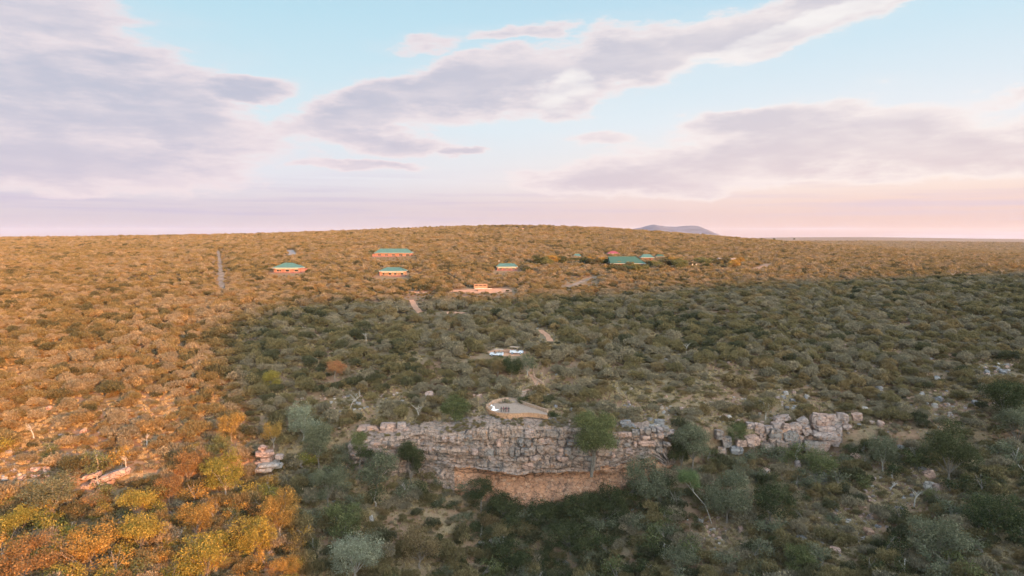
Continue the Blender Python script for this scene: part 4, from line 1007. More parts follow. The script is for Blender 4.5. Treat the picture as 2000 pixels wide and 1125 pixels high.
def crown_mesh(name, seed, nl=10, ncl=20, nlf=16, leaf=.3, rx=1.0, rz=.75, mat_='leaf_green', flat=0.0, gap=.12, wide=.55):
    """crown in real metres around the origin, radius rx horizontally, rz vertically; returns mesh and the limb targets"""
    rg = np.random.default_rng(seed); P = []; T = []; lvv = []
    for k in range(nl):
        a = 6.283 * (k * .618); z = rg.uniform(-.75, .75); rr = math.sqrt(max(0, 1 - z * z)) * rg.uniform(.35, .78)
        c = np.array([math.cos(a) * rr * rx, math.sin(a) * rr * rx, z * rz * .8]); rad = rg.uniform(.30, .5)
        T.append(c)
        for j in range(ncl):
            d = rg.normal(size=3); d /= np.linalg.norm(d); d[2] = d[2] * .9 + .12
            cc = c + d * rad * rg.uniform(.5, 1.0) * np.array([rx, rx, rz * (1 - flat)])
            if rg.random() < gap: continue
            s = rx * rg.uniform(.045, .085) + .10; cv = rg.random()
            q = cc + rg.normal(size=(nlf, 3)) * s * np.array([1, 1, .8]); P.append(q); lvv.append(.65 * cv + .35 * rg.random(nlf))
    P = np.concatenate(P); lvv = np.concatenate(lvv)
    V = rquads(P, rg.uniform(leaf * .7, leaf * 1.3, len(P)), leaf * wide, .2, rg)
    return quads(name, V, mat_, lvv), T

def trunk_mesh(name, h, r, T, top, seed, m='bark', lean=(0, 0), stems=1, rz=None):
    rg = np.random.default_rng(seed); mb = MB()
    for s in range(stems):
        off = Vector((rg.normal() * .15, rg.normal() * .15, 0)) * (stems > 1)
        fz = .5 if rz is None else max(.3, (h - rz * 1.05) / h)
        fork = Vector((lean[0] * max(.6, fz), lean[1] * .6, h * fz)) + Vector((rg.normal() * .2, rg.normal() * .2, 0)) * (1 + stems * .3)
        mid = fork * .5 + Vector((rg.normal() * .15 - lean[0] * .1, rg.normal() * .15, 0)) + Vector((0, 0, abs(lean[0]) * .08))
        mb.tube([off + Vector((0, 0, -.5)), off + mid, fork], [r * 1.15, r * .85, r * .7], 7)
        tg = [t for i, t in enumerate(T) if i % stems == s]
        for t in tg:
            e_ = Vector((t[0] + lean[0], t[1] + lean[1], top + t[2])); md = fork.lerp(e_, .5) + Vector((rg.normal() * .25, rg.normal() * .25, .25 + rg.normal() * .1))
            mb.tube([fork, md, e_], [r * .36, r * .2, r * .05], 5)
    return mesh(name, mb.V, mb.F, m)

# ---------------------------------------------------------------- trees one can tell apart
TREES = []
def tree(cpx, crow, wpx, hpx, base_row, m, label, bark='bark', dens=1.0, leaf=None, name='tree', cat='tree', lean_px=0, depth=None, flat=0.0, gap=.2, stems=1, group=None, ledge=False, lean_y=0.0, trunk_r=1.0):
    bx = cpx - lean_px
    g = ground(bx, base_row) if depth is None else at(bx, base_row, depth); k = g.y / F
    if depth is None and C0 < cpx < C1 and 870 < base_row < 1015:
        lim = float(np.interp(cpx, cliff_px, cyb)) - 6.5 - wpx * k * .28
        if g.y > lim: g = at(bx, base_row, lim); k = g.y / F
    cz = at(cpx, crow, g.y + lean_y).z; g.z = g.z if ledge else hz(g.x, g.y)
    rx = wpx * k / 2; top = cz - g.z; rz = hpx * k / 2
    top = max(top, rz * .8)
    leaf = max(.24, min(.40, rx * .07)) if leaf is None or leaf < .45 else leaf
    sd_ = rnd.randrange(9999); nl = 9 + int(rx * .8); ncl = int(max(6, 3.0 * dens * math.pi * rx * rz / (leaf * leaf * .3) / 15 / nl))
    cm, T = crown_mesh('crown', sd_, nl, ncl, 15, leaf, rx, rz, m, flat, gap)
    e = empty(name, g, 0, label, cat, group)
    ln = lean_px * k
    tr = link('trunk', trunk_mesh('trunk', top, max(.12, rx * .045) * trunk_r, T, top, sd_, bark, (ln, lean_y), stems, rz), e)
    cr = link('crown', cm, e); cr.location = (ln, lean_y, top)
    EXCL.append((g.x, g.y, min(rx * .7, 3.0)))
    return e
tree(1155, 843, 102, 88, 928, 'leaf_green', 'big round green fig tree growing against the cliff', 'bark', 2.2, leaf=.26, stems=4, gap=.08, depth=198.4, ledge=True, lean_y=-4.5, name='fig_tree')
tree(890, 796, 60, 52, 824, 'leaf_green', 'round dense green bush tree on the brow left of the terrace', dens=1.7, gap=.03)
tree(803, 893, 52, 84, 948, 'leaf_dark', 'tall dark green tree before the cliff left end', dens=1.6, gap=.05)
tree(737, 912, 84, 72, 968, 'leaf_greygreen', 'wide grey green tree with forked trunk below the square blocks', dens=1.4)
tree(622, 862, 70, 92, 918, 'leaf_greygreen', 'tall grey green tree behind the gold lit crown', dens=1.4)
tree(590, 818, 78, 66, 862, 'leaf_silver', 'pale feathery tree catching sunlight above the shaded slope', 'bark_pale', 1.2, gap=.2)
tree(531, 741, 38, 42, 764, 'leaf_yellow', 'small yellow green tree standing alone in grey scrub', dens=1.6)
tree(655, 714, 42, 30, 745, 'leaf_scarlet', 'bush with scarlet orange leaves in the grey scrub', dens=1.4, gap=.25)
tree(1350, 862, 82, 70, 920, 'leaf_greygreen', 'grey green dome shaped tree in front of the right cliff', dens=1.6, gap=.05)
tree(1437, 843, 56, 40, 880, 'leaf_green', 'small green tree with bare lower branches right of the grey dome tree', 'bark_pale', 1.3)
tree(1341, 938, 48, 46, 1024, 'leaf_bright', 'bright green ball crown on a long leaning pale trunk', 'bark_pale', 1.8, leaf=.26, lean_px=-50, gap=.08, trunk_r=.85)
tree(1603, 903, 70, 54, 945, 'leaf_green', 'olive green tree right under the big split outcrop', dens=1.2)
tree(1724, 876, 66, 66, 922, 'leaf_greygreen', 'grey green tree with a bare white trunk', 'bark_pale', 1.3)
tree(1852, 872, 110, 110, 950, 'leaf_dark', 'huge dark green tree below the small scree', dens=1.5)
tree(1962, 775, 90, 80, 830, 'leaf_dark', 'dark green tree on the slope below the highest scree', dens=1.5)
tree(1985, 830, 80, 80, 880, 'leaf_greygreen', 'wide dusky tree at the right border of the slope', dens=1.3)
tree(1262, 930, 90, 90, 985, 'leaf_greygreen', 'dense dusky tree in the gully right of the cave', dens=1.5)
tree(1420, 958, 110, 100, 1022, 'leaf_greygreen', 'broad dusky tree right of the bright green ball', dens=1.4)
tree(1505, 975, 90, 70, 1020, 'leaf_dark', 'dark spreading tree below the orange boulder', dens=1.3)
tree(690, 1082, 118, 80, 1140, 'leaf_silver', 'silvery white green tree at the bottom of the slope', 'bark_pale', 1.6, gap=.2)
tree(548, 990, 80, 90, 1050, 'leaf_gold', 'golden sunlit tree with upright branches at the shadow edge', 'bark_pale', 1.2, gap=.2)
tree(500, 1040, 90, 90, 1095, 'leaf_yellow', 'yellow green tree in sun below the golden one', dens=1.2)
tree(440, 915, 84, 84, 975, 'leaf_yellow', 'yellow green tree with white forked trunk in full sun', 'bark_pale', 1.3)
tree(372, 905, 70, 60, 950, 'leaf_rust', 'reddish brown tree left of the yellow green one', dens=1.2)
tree(105, 958, 100, 78, 1012, 'leaf_greygreen', 'wide olive tree with a curved pale stem on the left', 'bark_pale', 1.4)
tree(452, 826, 58, 46, 870, 'leaf_gold', 'round gold tree on the sunny brow', dens=1.3)
tree(535, 843, 42, 44, 876, 'leaf_gold', 'small orange gold tree above the pale ledge', 'bark_pale', 1.2, gap=.2)
tree(428, 868, 60, 40, 892, 'leaf_green', 'dark green bush tree under the round gold tree', dens=1.3)
tree(640, 945, 70, 70, 990, 'leaf_greygreen', 'soft grey green tree beside the tall rounded boulder', dens=1.3)
tree(670, 1010, 90, 80, 1060, 'leaf_green', 'leafy mid green tree above the silvery one', dens=1.3)
tree(275, 1035, 100, 70, 1085, 'leaf_yellow', 'broad yellow tree low on the sunny slope', dens=1.2)
tree(270, 975, 80, 60, 1020, 'leaf_yellow', 'yellow green tree beneath the lit rock ledge', dens=1.2)
tree(385, 1010, 80, 60, 1055, 'leaf_gold', 'gold tree in the middle of the sunny trees', dens=1.1)
tree(180, 1060, 100, 70, 1110, 'leaf_gold', 'wide gold tree near the bottom of the sunny slope', dens=1.1)
tree(60, 1085, 110, 80, 1140, 'leaf_rust', 'reddish tree low in the left corner', dens=1.1)
tree(30, 1020, 80, 70, 1068, 'leaf_yellow', 'yellow green tree at the left border', dens=1.2)
tree(400, 1085, 110, 80, 1140, 'leaf_yellow', 'yellow green tree at the bottom of the sunny slope', dens=1.2)
tree(560, 1105, 60, 50, 1140, 'leaf_gold', 'small gold crown just left of the silvery tree', dens=1.1)
tree(330, 950, 60, 50, 985, 'leaf_rust', 'rusty low tree left of the yellow forked tree', dens=1.1)
tree(1000, 712, 40, 44, 738, 'leaf_dark', 'dark green tree just below the safari trucks', dens=1.5)
tree(1030, 708, 44, 36, 735, 'leaf_greygreen', 'pale feathery tree leaning over the stone path', 'bark_pale', 1.1, gap=.25)
tree(972, 715, 34, 36, 738, 'scrub_brown', 'brown leafless looking tree left of the dark one below the trucks', dens=1.2)
tree(1022, 782, 26, 18, 791, 'leaf_dark', 'small dark bush beside the terrace steps', dens=1.5)
tree(1075, 818, 34, 24, 832, 'leaf_dark', 'dark green bush at the right tip of the terrace', dens=1.5)
tree(1330, 884, 60, 56, 915, 'leaf_dark', 'dark round tree hiding the right end of the cliff', dens=1.4)
tree(978, 697, 14, 9, 701, 'leaf_green', 'small green bush hiding the nose of the left safari truck', dens=1.4)
tree(985, 826, 26, 12, 834, 'scrub_brown', 'low brown shrub under the terrace front wall', dens=1.4)
tree(1090, 832, 34, 18, 842, 'leaf_greygreen', 'grey green shrub between the terrace tip and the fig tree', dens=1.4)
tree(955, 832, 22, 12, 840, 'leaf_green', 'small green shrub on the cliff brow below the terrace', dens=1.4)
for i_, (a_, b_, w_, h_) in enumerate([(960, 812, 9, 7), (975, 822, 10, 8), (992, 827, 13, 8), (1008, 824, 9, 6), (1030, 826, 12, 7), (1052, 823, 9, 6), (1070, 828, 11, 7), (905, 832, 13, 8), (885, 836, 10, 7), (1100, 822, 9, 7)]):
    boulder(a_, b_, w_, h_, ['rock_pink', 'rock_pale', 'rock_grey'][i_ % 3], 'small rounded stone on the cliff brow below the terrace wall', 'stones on the cliff brow below the terrace', 'brow_stone')
tree(868, 838, 30, 14, 846, 'scrub_olive', 'olive shrub on the cliff brow under the round green bush', dens=1.4)
tree(1035, 816, 22, 12, 824, 'scrub_grey', 'low grey bush growing on the terrace front wall', dens=1.3)
tree(700, 862, 38, 44, 890, 'leaf_green', 'green bush tree in front of the left cliff blocks', dens=1.4)
tree(715, 885, 38, 30, 905, 'leaf_dark', 'dark bush under the green one by the left blocks', dens=1.4)
tree(1495, 788, 62, 34, 820, 'scrub_olive', 'flat topped thorn tree with pale trunk above the right cliff', 'bark_pale', 1.2, flat=.3)
tree(940, 952, 60, 46, 972, 'leaf_dark', 'dark bush tree left of the cave mouth', dens=1.4)
tree(985, 990, 80, 50, 1018, 'leaf_dark', 'dark tree under the cave in the gully', dens=1.5)
tree(1060, 1000, 80, 50, 1030, 'leaf_dark', 'dark spreading tree below the pale cave rock', dens=1.5)
tree(1135, 990, 90, 60, 1022, 'leaf_dark', 'dark tree in the gully right of the pale cave rock', dens=1.5)
tree(1195, 975, 70, 60, 1005, 'leaf_dark', 'dark tree at the foot of the fig tree roots', dens=1.5)
tree(1115, 1048, 110, 60, 1085, 'leaf_dark', 'low dark tree in the bottom of the gully', dens=1.4)
tree(1000, 1085, 90, 60, 1120, 'leaf_dark', 'darkest tree at the bottom centre of the gully', dens=1.4)
tree(1560, 1092, 70, 60, 1125, 'leaf_green', 'yellow green bush tree low on the right slope', dens=1.3)
tree(1940, 1000, 120, 80, 1045, 'leaf_dark', 'wide dark tree low on the right slope', dens=1.4)
tree(1830, 1050, 130, 80, 1095, 'leaf_greygreen', 'broad grey green tree low on the right slope', dens=1.4)
tree(820, 1060, 100, 70, 1110, 'scrub_brown', 'brown twiggy tree between silver tree and grassy gully', dens=1.1)
tree(1330, 1085, 80, 50, 1118, 'leaf_greygreen', 'low grey green tree under the bare stony soil', dens=1.3)
# trees round the lodge
for i, (px, row, w, h, m, lab) in enumerate([
    (1150, 507, 20, 10, 'leaf_dark', 'dark tree left of the lodge'), (1172, 510, 18, 10, 'leaf_green', 'olive tree close to the lodge left gable'), (1210, 515, 22, 13, 'leaf_gold', 'gold tree in front of the lodge roof'),
    (1230, 517, 20, 12, 'leaf_greygreen', 'second tree hiding the lodge front wall'), (1272, 517, 24, 14, 'leaf_dark', 'dark tree right beside the lodge'), (1296, 513, 22, 11, 'leaf_green', 'green tree on the lodge drive'),
    (1312, 507, 22, 10, 'leaf_green', 'green tree behind the lodge drive'), (1325, 515, 20, 10, 'leaf_gold', 'gold tree left of the gate pillars'), (1378, 520, 24, 10, 'leaf_dark', 'dark tree right of the gate pillars'),
    (1370, 507, 20, 9, 'leaf_green', 'olive tree right of the tents'), (1120, 508, 24, 9, 'leaf_dark', 'dark tree by the small green roof'), (1100, 505, 22, 8, 'leaf_green', 'olive tree at the left end of the lodge trees'),
    (1062, 512, 18, 10, 'leaf_green', 'green tree between small bungalow and lodge'), (1030, 527, 22, 10, 'leaf_dark', 'dark tree right beside the small bungalow'), (1455, 508, 18, 8, 'leaf_green', 'green tree at the end of the sheds'),
    (520, 524, 10, 10, 'leaf_dark', 'dark green tree left of the pyramid roofed bungalow'), (726, 494, 12, 8, 'leaf_dark', 'dark tree at the left end of the long bungalow'), (757, 497, 15, 8, 'scrub_olive', 'olive tree in front of the long bungalow'),
    (1185, 522, 16, 8, 'leaf_gold', 'gold bush tree below the lodge left corner'), (1340, 524, 20, 8, 'scrub_brown', 'brown bush tree below the gate pillars'), (1285, 500, 14, 6, 'leaf_dark', 'dark tree between the two small green roofs')]):
    tree(px, row - 1, w, h, row + h * .42, m, lab, dens=2.4, leaf=.5)
gr = random.Random(12)
for i in range(46):
    a = gr.random(); px_ = 1045 + 400 * a; row_ = 503 + 9 * gr.random() + 9 * a * gr.random()
    if abs(px_ - 1230) < 36 and row_ > 501: row_ = 522 + gr.random() * 3
    w_ = gr.uniform(18, 30); mm = gr.choice(['leaf_dark', 'leaf_dark', 'leaf_green', 'leaf_green', 'scrub_dark', 'leaf_gold'])
    where = 'the small bungalow and the lodge' if px_ < 1190 else ('the front of the lodge' if px_ < 1265 else ('the lodge and the gate pillars' if px_ < 1350 else 'the gate pillars and the sheds'))
    tree(px_, row_, w_, w_ * .62, row_ + w_ * .36, mm, {'leaf_green': 'olive green', 'leaf_gold': 'golden'}.get(mm, 'dark green') + ' grove tree ' + ('between ' if ' and ' in where else 'at ') + where, dens=2.4, leaf=.55, group='grove trees ' + where + mm.replace('leaf_', ' ').replace('scrub_', ' '))
# skyline trees
for px, row, w, h in [(1458, 467.5, 6, 3), (1487, 466.6, 4, 3), (1512, 466.6, 5, 2.6), (1551, 466.5, 4, 2.6), (1575, 475, 6, 4), (1866, 496, 12, 6), (1726, 486, 6, 4), (1327, 460, 5, 4), (1410, 465, 6, 3)]:
    tree(px, row, w, h, row + h * .7, 'leaf_dark', 'lone dark tree breaking the skyline, ' + {1458: 'first right of the mountain', 1487: 'second after the mountain', 1512: 'before the far ridge', 1551: 'at the start of the far ridge', 1575: 'below the far ridge', 1866: 'larger, before the far plain', 1726: 'on the far lit slope', 1327: 'in front of the mountain', 1410: 'at the mountain right foot'}[px], dens=.5, leaf=1.0, depth=1400 if px > 1320 else None, flat=.4)
# dead pale trees
def dead_tree(px, row, h_px, label, lean=0, seed=1, depth=None):
    g = ground(px, row) if depth is None else at(px, row, depth); k = g.y / F; H = h_px * k; rg = random.Random(seed); mb = MB()
    top = Vector((lean * H, 0, H * .6)); mb.tube([(0, 0, -.4), (lean * H * .3 + rg.gauss(0, .1), 0, H * .3), top], [.2, .15, .1], 6)
    for i in range(6):
        a = rg.uniform(0, 6.28); s = Vector((0, 0, H * .3)).lerp(top, rg.uniform(.2, 1)); s.x = s.z / (H * .6) * top.x * .9
        d = Vector((math.cos(a) * .8, math.sin(a) * .5, rg.uniform(.3, .9))) * H * rg.uniform(.3, .5)
        mb.tube([s, s + d * .5 + Vector((rg.gauss(0, .1), 0, rg.gauss(0, .1))), s + d], [.09, .06, .02], 5)
        mb.tube([s + d * .5, s + d * .5 + Vector((rg.gauss(0, .5), rg.gauss(0, .5), .5)) * H * .2], [.05, .015], 4)
    o = mb.build('dead_tree', 'bark_pale'); o.location = g; tag(o, label, 'tree'); EXCL.append((g.x, g.y, 1.2)); EXCL.append((g.x, g.y - 2.5, 1.2)); return o
for i, (px, row, h, lab, ln) in enumerate([(67, 858, 38, 'bleached dead tree on the dry grassy slope', -.2), (246, 914, 32, 'thin pale bare tree above the lit ledge', .0), (198, 962, 42, 'bare white tree in front of the lit rock ledge', -.2), (287, 872, 30, 'small bare tree on the golden slope', 0),
    (1785, 992, 50, 'long white dead trunk standing on the red patch', .1), (1738, 958, 22, 'fallen white dead branches left of the dead trunk', .6), (820, 822, 40, 'bent bare tree above the square blocks', -.15), (683, 800, 44, 'leaning bare branch left above the square blocks', .5),
    (1860, 545, 18, 'bare tree on the shadow line far right', 0), (1957, 540, 20, 'dark bare tree at the right end of the shadow line', 0), (340, 1060, 34, 'leaning dead stick among the gold trees', .5), (362, 1105, 40, 'bare pale trunk low among the yellow trees', 0), (715, 668, 24, 'thin bare tree in the grey scrub', 0), (1340, 690, 26, 'thin bare tree right of the trucks', .1)]):
    dead_tree(px, row, h, lab, ln, i + 3)

# ---------------------------------------------------------------- scrub
KINDS = [('scrub_olive', .6), ('scrub_grey', .75), ('scrub_brown', .8), ('scrub_dark', .5)]
PROTO = []   # bush prototypes, alphabetical so that instancing picks by index
for ki, (mk, spk) in enumerate(KINDS):
    for v in range(4):
        PROTO.append((mk, bush_mesh('scrub_bush', 100 + ki * 10 + v, 1700, spk, mk, .16)))
lowp = [bush_mesh('scrub_bush', 300 + i, 420, .6, KINDS[i // 2][0], .27) for i in range(8)]

def in_view(x, y, z, mx=60, my=80):
    zz = z - CAMZ; fw = y * cp - zz * sp_; up = y * sp_ + zz * cp
    px = 1000 + F * x / np.maximum(fw, 1); py = 562.5 - F * up / np.maximum(fw, 1)
    return px, py
def excl_mask(x, y, extra=0.0):
    m = np.ones(len(x), bool)
    for ex, ey, er in EXCL:
        m &= (x - ex) ** 2 + (y - ey) ** 2 > (er + extra) ** 2
    return m
def candidates():
    out = []
    y = 95.0
    bands = [(95, 245, 3.5), (245, 420, 4.0), (420, 1000, 3.9), (1000, 1800, 5.6), (1800, 2600, 11), (2600, 5200, 22)]
    for y0, y1, sp in bands:
        ys = np.arange(y0, y1, sp); 
        for yy in ys:
            hw = yy * .86 + 40; xs = np.arange(-hw, hw, sp)
            X = xs + rng.uniform(-.48, .48, len(xs)) * sp; Y = yy + rng.uniform(-.48, .48, len(xs)) * sp
            out.append(np.stack([X, Y, np.full(len(xs), sp)], -1))
    return np.concatenate(out)
C = candidates(); C[:, :2] += rng.uniform(-.45, .45, (len(C), 2)) * C[:, 2:3]; x, y, sp0 = C.T
z = height(x, y)
px, py = in_view(x, y, z)
# stony open slopes and grassy openings
open_n = fbm(x / 30, y / 30, 4, 91)
keep = rng.random(len(x)) < np.clip(.95 + open_n * .7, .25, 1)
def zone(cx_, cy_, rx_, ry_, p):
    d = ((px - cx_) / rx_) ** 2 + ((py - cy_) / ry_) ** 2
    return ~((d < 1) & (rng.random(len(x)) < p))
for zc in [(1300, 780, 130, 35, .5), (1450, 740, 120, 20, .4), (830, 1040, 100, 55, .5), (1390, 1050, 60, 40, .7), (1680, 1040, 120, 50, .45), (1770, 960, 90, 50, .55), (150, 880, 200, 55, .5), (60, 940, 60, 30, .6), (300, 800, 220, 30, .35),
           (1850, 790, 100, 30, .5), (1950, 725, 60, 20, .6), (700, 800, 120, 22, .4), (1030, 447, 130, 8, .5), (900, 640, 120, 20, .25), (1550, 800, 120, 20, .4), (1290, 790, 60, 14, .4), (1750, 840, 10, 10, .1)]:
    keep &= zone(*zc)
# cliff face itself stays bare
fy = np.interp(px, cliff_px, np.interp(cliff_px, cliff_px, cyb)); keep &= ~((px > C0) & (px < C1) & (y > fy - 3.5) & (y < fy + 3.2))
keep &= excl_mask(x, y, .8)
x, y, z, sp0, px, py = [a[keep] for a in (x, y, z, sp0, px, py)]
big = fbm(x / 55, y / 55, 3, 95)
sc = sp0 * rng.lognormal(0, .34, len(x)) * .71 * (1 + .15 * big); sc = np.clip(sc, .7, 12)
sc = np.where(y > 1000, np.clip(sc, 0, 5.0 + (y - 1000) / 500), sc)
sc = np.minimum(sc, 4.6 + np.maximum(0, y - 400) / 700)
hs = sc * rng.uniform(.8, 1.25, len(x)) * np.where(y > 420, .85, 1)
hs = np.where(y > 1500, hs * .7, hs)
for a, b_, c_, d_, f_ in [(942, 578, 75, 14, .45), (820, 578, 40, 8, .5), (560, 538, 42, 9, .45), (766, 545, 42, 9, .45), (768, 506, 50, 8, .45), (990, 533, 34, 8, .45), (1230, 527, 30, 5, .7), (432, 530, 22, 45, .55), (885, 620, 45, 10, .5), (812, 600, 22, 22, .5), (1065, 672, 26, 16, .5), (990, 702, 40, 14, .45), (1135, 555, 45, 14, .5), (1030, 740, 34, 26, .6)]:
    hit = ((px - a) / c_) ** 2 + ((py - b_) / d_) ** 2 < 1
    sc = np.where(hit, sc * f_, sc); hs = np.where(hit, hs * f_, hs)
kn = fbm(x / 40, y / 40, 4, 97) + rng.normal(0, .45, len(x))
kind = np.select([kn < -.42, kn < .02, kn < .62], [3, 0, 1], 2)
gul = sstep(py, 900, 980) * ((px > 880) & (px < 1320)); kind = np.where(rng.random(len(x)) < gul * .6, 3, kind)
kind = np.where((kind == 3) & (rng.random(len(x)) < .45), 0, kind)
var = rng.integers(0, 4, len(x)); idx = kind * 4 + var
rot = rng.uniform(0, 6.28, len(x))
# the 300 that show largest become bushes of their own
infr = (px > -20) & (px < 2020) & (py > 430) & (py < 1150)
app = np.where(infr, sc / y, 0); order = np.argsort(-app); top300 = order[:300]; rest = order[300:]
LM = [(1155, 850, 'the big fig tree'), (985, 800, 'the stone terrace'), (1600, 840, 'the split pink outcrop'), (690, 1082, 'the silvery tree'), (770, 845, 'the square pink blocks'), (1050, 950, 'the cave'), (1341, 940, 'the bright green ball tree'),
      (215, 930, 'the lit rock ledge'), (520, 895, 'the pale slab ledge'), (1840, 790, 'the small scree'), (1945, 725, 'the highest scree'), (1800, 960, 'the red bare patch'), (60, 930, 'the left scree'), (830, 1050, 'the grassy gully'),
      (1390, 1050, 'the bare stony soil'), (1650, 1040, 'the low right stones'), (1005, 690, 'the safari trucks'), (300, 1040, 'the yellow trees'), (1350, 862, 'the grey dome tree'), (890, 795, 'the round green bush'), (440, 915, 'the forked yellow tree'), (1910, 1020, 'the wide dark low tree')]
KN = {0: 'olive', 1: 'grey green', 2: 'brownish', 3: 'dark green'}
mcol = {}
for i in top300:
    d = sorted(((px[i] - a) ** 2 + ((py[i] - b_) * 1.3) ** 2, a, b_, n) for a, b_, n in LM)[0]
    dx, dy = px[i] - d[1], py[i] - d[2]
    side = ('right of' if dx > 0 else 'left of') if abs(dx) > abs(dy) * 1.4 else ('below' if dy > 0 else 'above')
    far = 'close ' if math.hypot(dx, dy) < 60 else ('some way ' if math.hypot(dx, dy) < 140 else 'far ')
    size = 'tall' if hs[i] > 3.0 else ('low' if hs[i] < 2.0 else 'round')
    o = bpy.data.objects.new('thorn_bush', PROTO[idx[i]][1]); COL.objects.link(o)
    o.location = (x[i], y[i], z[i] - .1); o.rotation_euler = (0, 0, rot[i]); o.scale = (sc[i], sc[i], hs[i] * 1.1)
    lab = f'{size} {KN[kind[i]]} thorn bush {far}{side} {d[3]}'
    tag(o, lab, 'bush', f'{KN[kind[i]]} thorn bushes {far}{side} {d[3]}')

def scatter(name, P, Rz, Sc, Id, sources, label, tilt=None):
    n = len(P); me = bpy.data.meshes.new(name); me.vertices.add(n); me.vertices.foreach_set('co', P.reshape(-1).astype(np.float32))
    rv = np.zeros((n, 3), np.float32); rv[:, 2] = Rz
    if tilt is not None: rv[:, :2] = tilt
    for nm, ty, dat, key in (('rot', 'FLOAT_VECTOR', rv.reshape(-1), 'vector'), ('scl', 'FLOAT_VECTOR', Sc.reshape(-1).astype(np.float32), 'vector'), ('pick', 'INT', Id.astype(np.int32), 'value')):
        a = me.attributes.new(nm, ty, 'POINT'); a.data.foreach_set(key, dat)
    me.update(); o = link(name, me)
    cl = bpy.data.collections.new(name + '_sources')
    for i, (s, sm_) in enumerate(sources):
        q = bpy.data.objects.new(f'{name}_source.{i + 1:03d}', s); cl.objects.link(q)
    ng = bpy.data.node_groups.new(name, 'GeometryNodeTree'); ng.interface.new_socket('Geometry', in_out='INPUT', socket_type='NodeSocketGeometry'); ng.interface.new_socket('Geometry', in_out='OUTPUT', socket_type='NodeSocketGeometry')
    N = ng.nodes; gi = N.new('NodeGroupInput'); go = N.new('NodeGroupOutput'); ip = N.new('GeometryNodeInstanceOnPoints'); ci = N.new('GeometryNodeCollectionInfo')
    ci.inputs['Collection'].default_value = cl; ci.inputs['Separate Children'].default_value = True; ci.inputs['Reset Children'].default_value = True
    ip.inputs['Pick Instance'].default_value = True
    def att(nm, ty):
        a = N.new('GeometryNodeInputNamedAttribute'); a.data_type = ty; a.inputs['Name'].default_value = nm; return a.outputs['Attribute']
    er = N.new('FunctionNodeEulerToRotation')
    ng.links.new(gi.outputs[0], ip.inputs['Points']); ng.links.new(ci.outputs[0], ip.inputs['Instance']); ng.links.new(att('pick', 'INT'), ip.inputs['Instance Index'])
    ng.links.new(att('rot', 'FLOAT_VECTOR'), er.inputs[0]); ng.links.new(er.outputs[0], ip.inputs['Rotation']); ng.links.new(att('scl', 'FLOAT_VECTOR'), ip.inputs['Scale']); ng.links.new(ip.outputs[0], go.inputs[0])
    md = o.modifiers.new('scatter', 'NODES'); md.node_group = ng
    o['kind'] = 'stuff'; o['label'] = label
    return o
Pn = np.stack([x, y, z - .1], -1); Sn = np.stack([sc, sc, hs * 1.1], -1)
near = rest[y[rest] < 520]; farr = rest[y[rest] >= 520]
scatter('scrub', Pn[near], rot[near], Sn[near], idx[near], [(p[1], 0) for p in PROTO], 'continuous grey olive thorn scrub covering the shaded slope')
scatter('far_scrub', Pn[farr], rot[farr], Sn[farr], kind[farr] * 2 + (var[farr] % 2), [(p, 0) for p in lowp], 'golden lit thorn scrub covering the far hill')

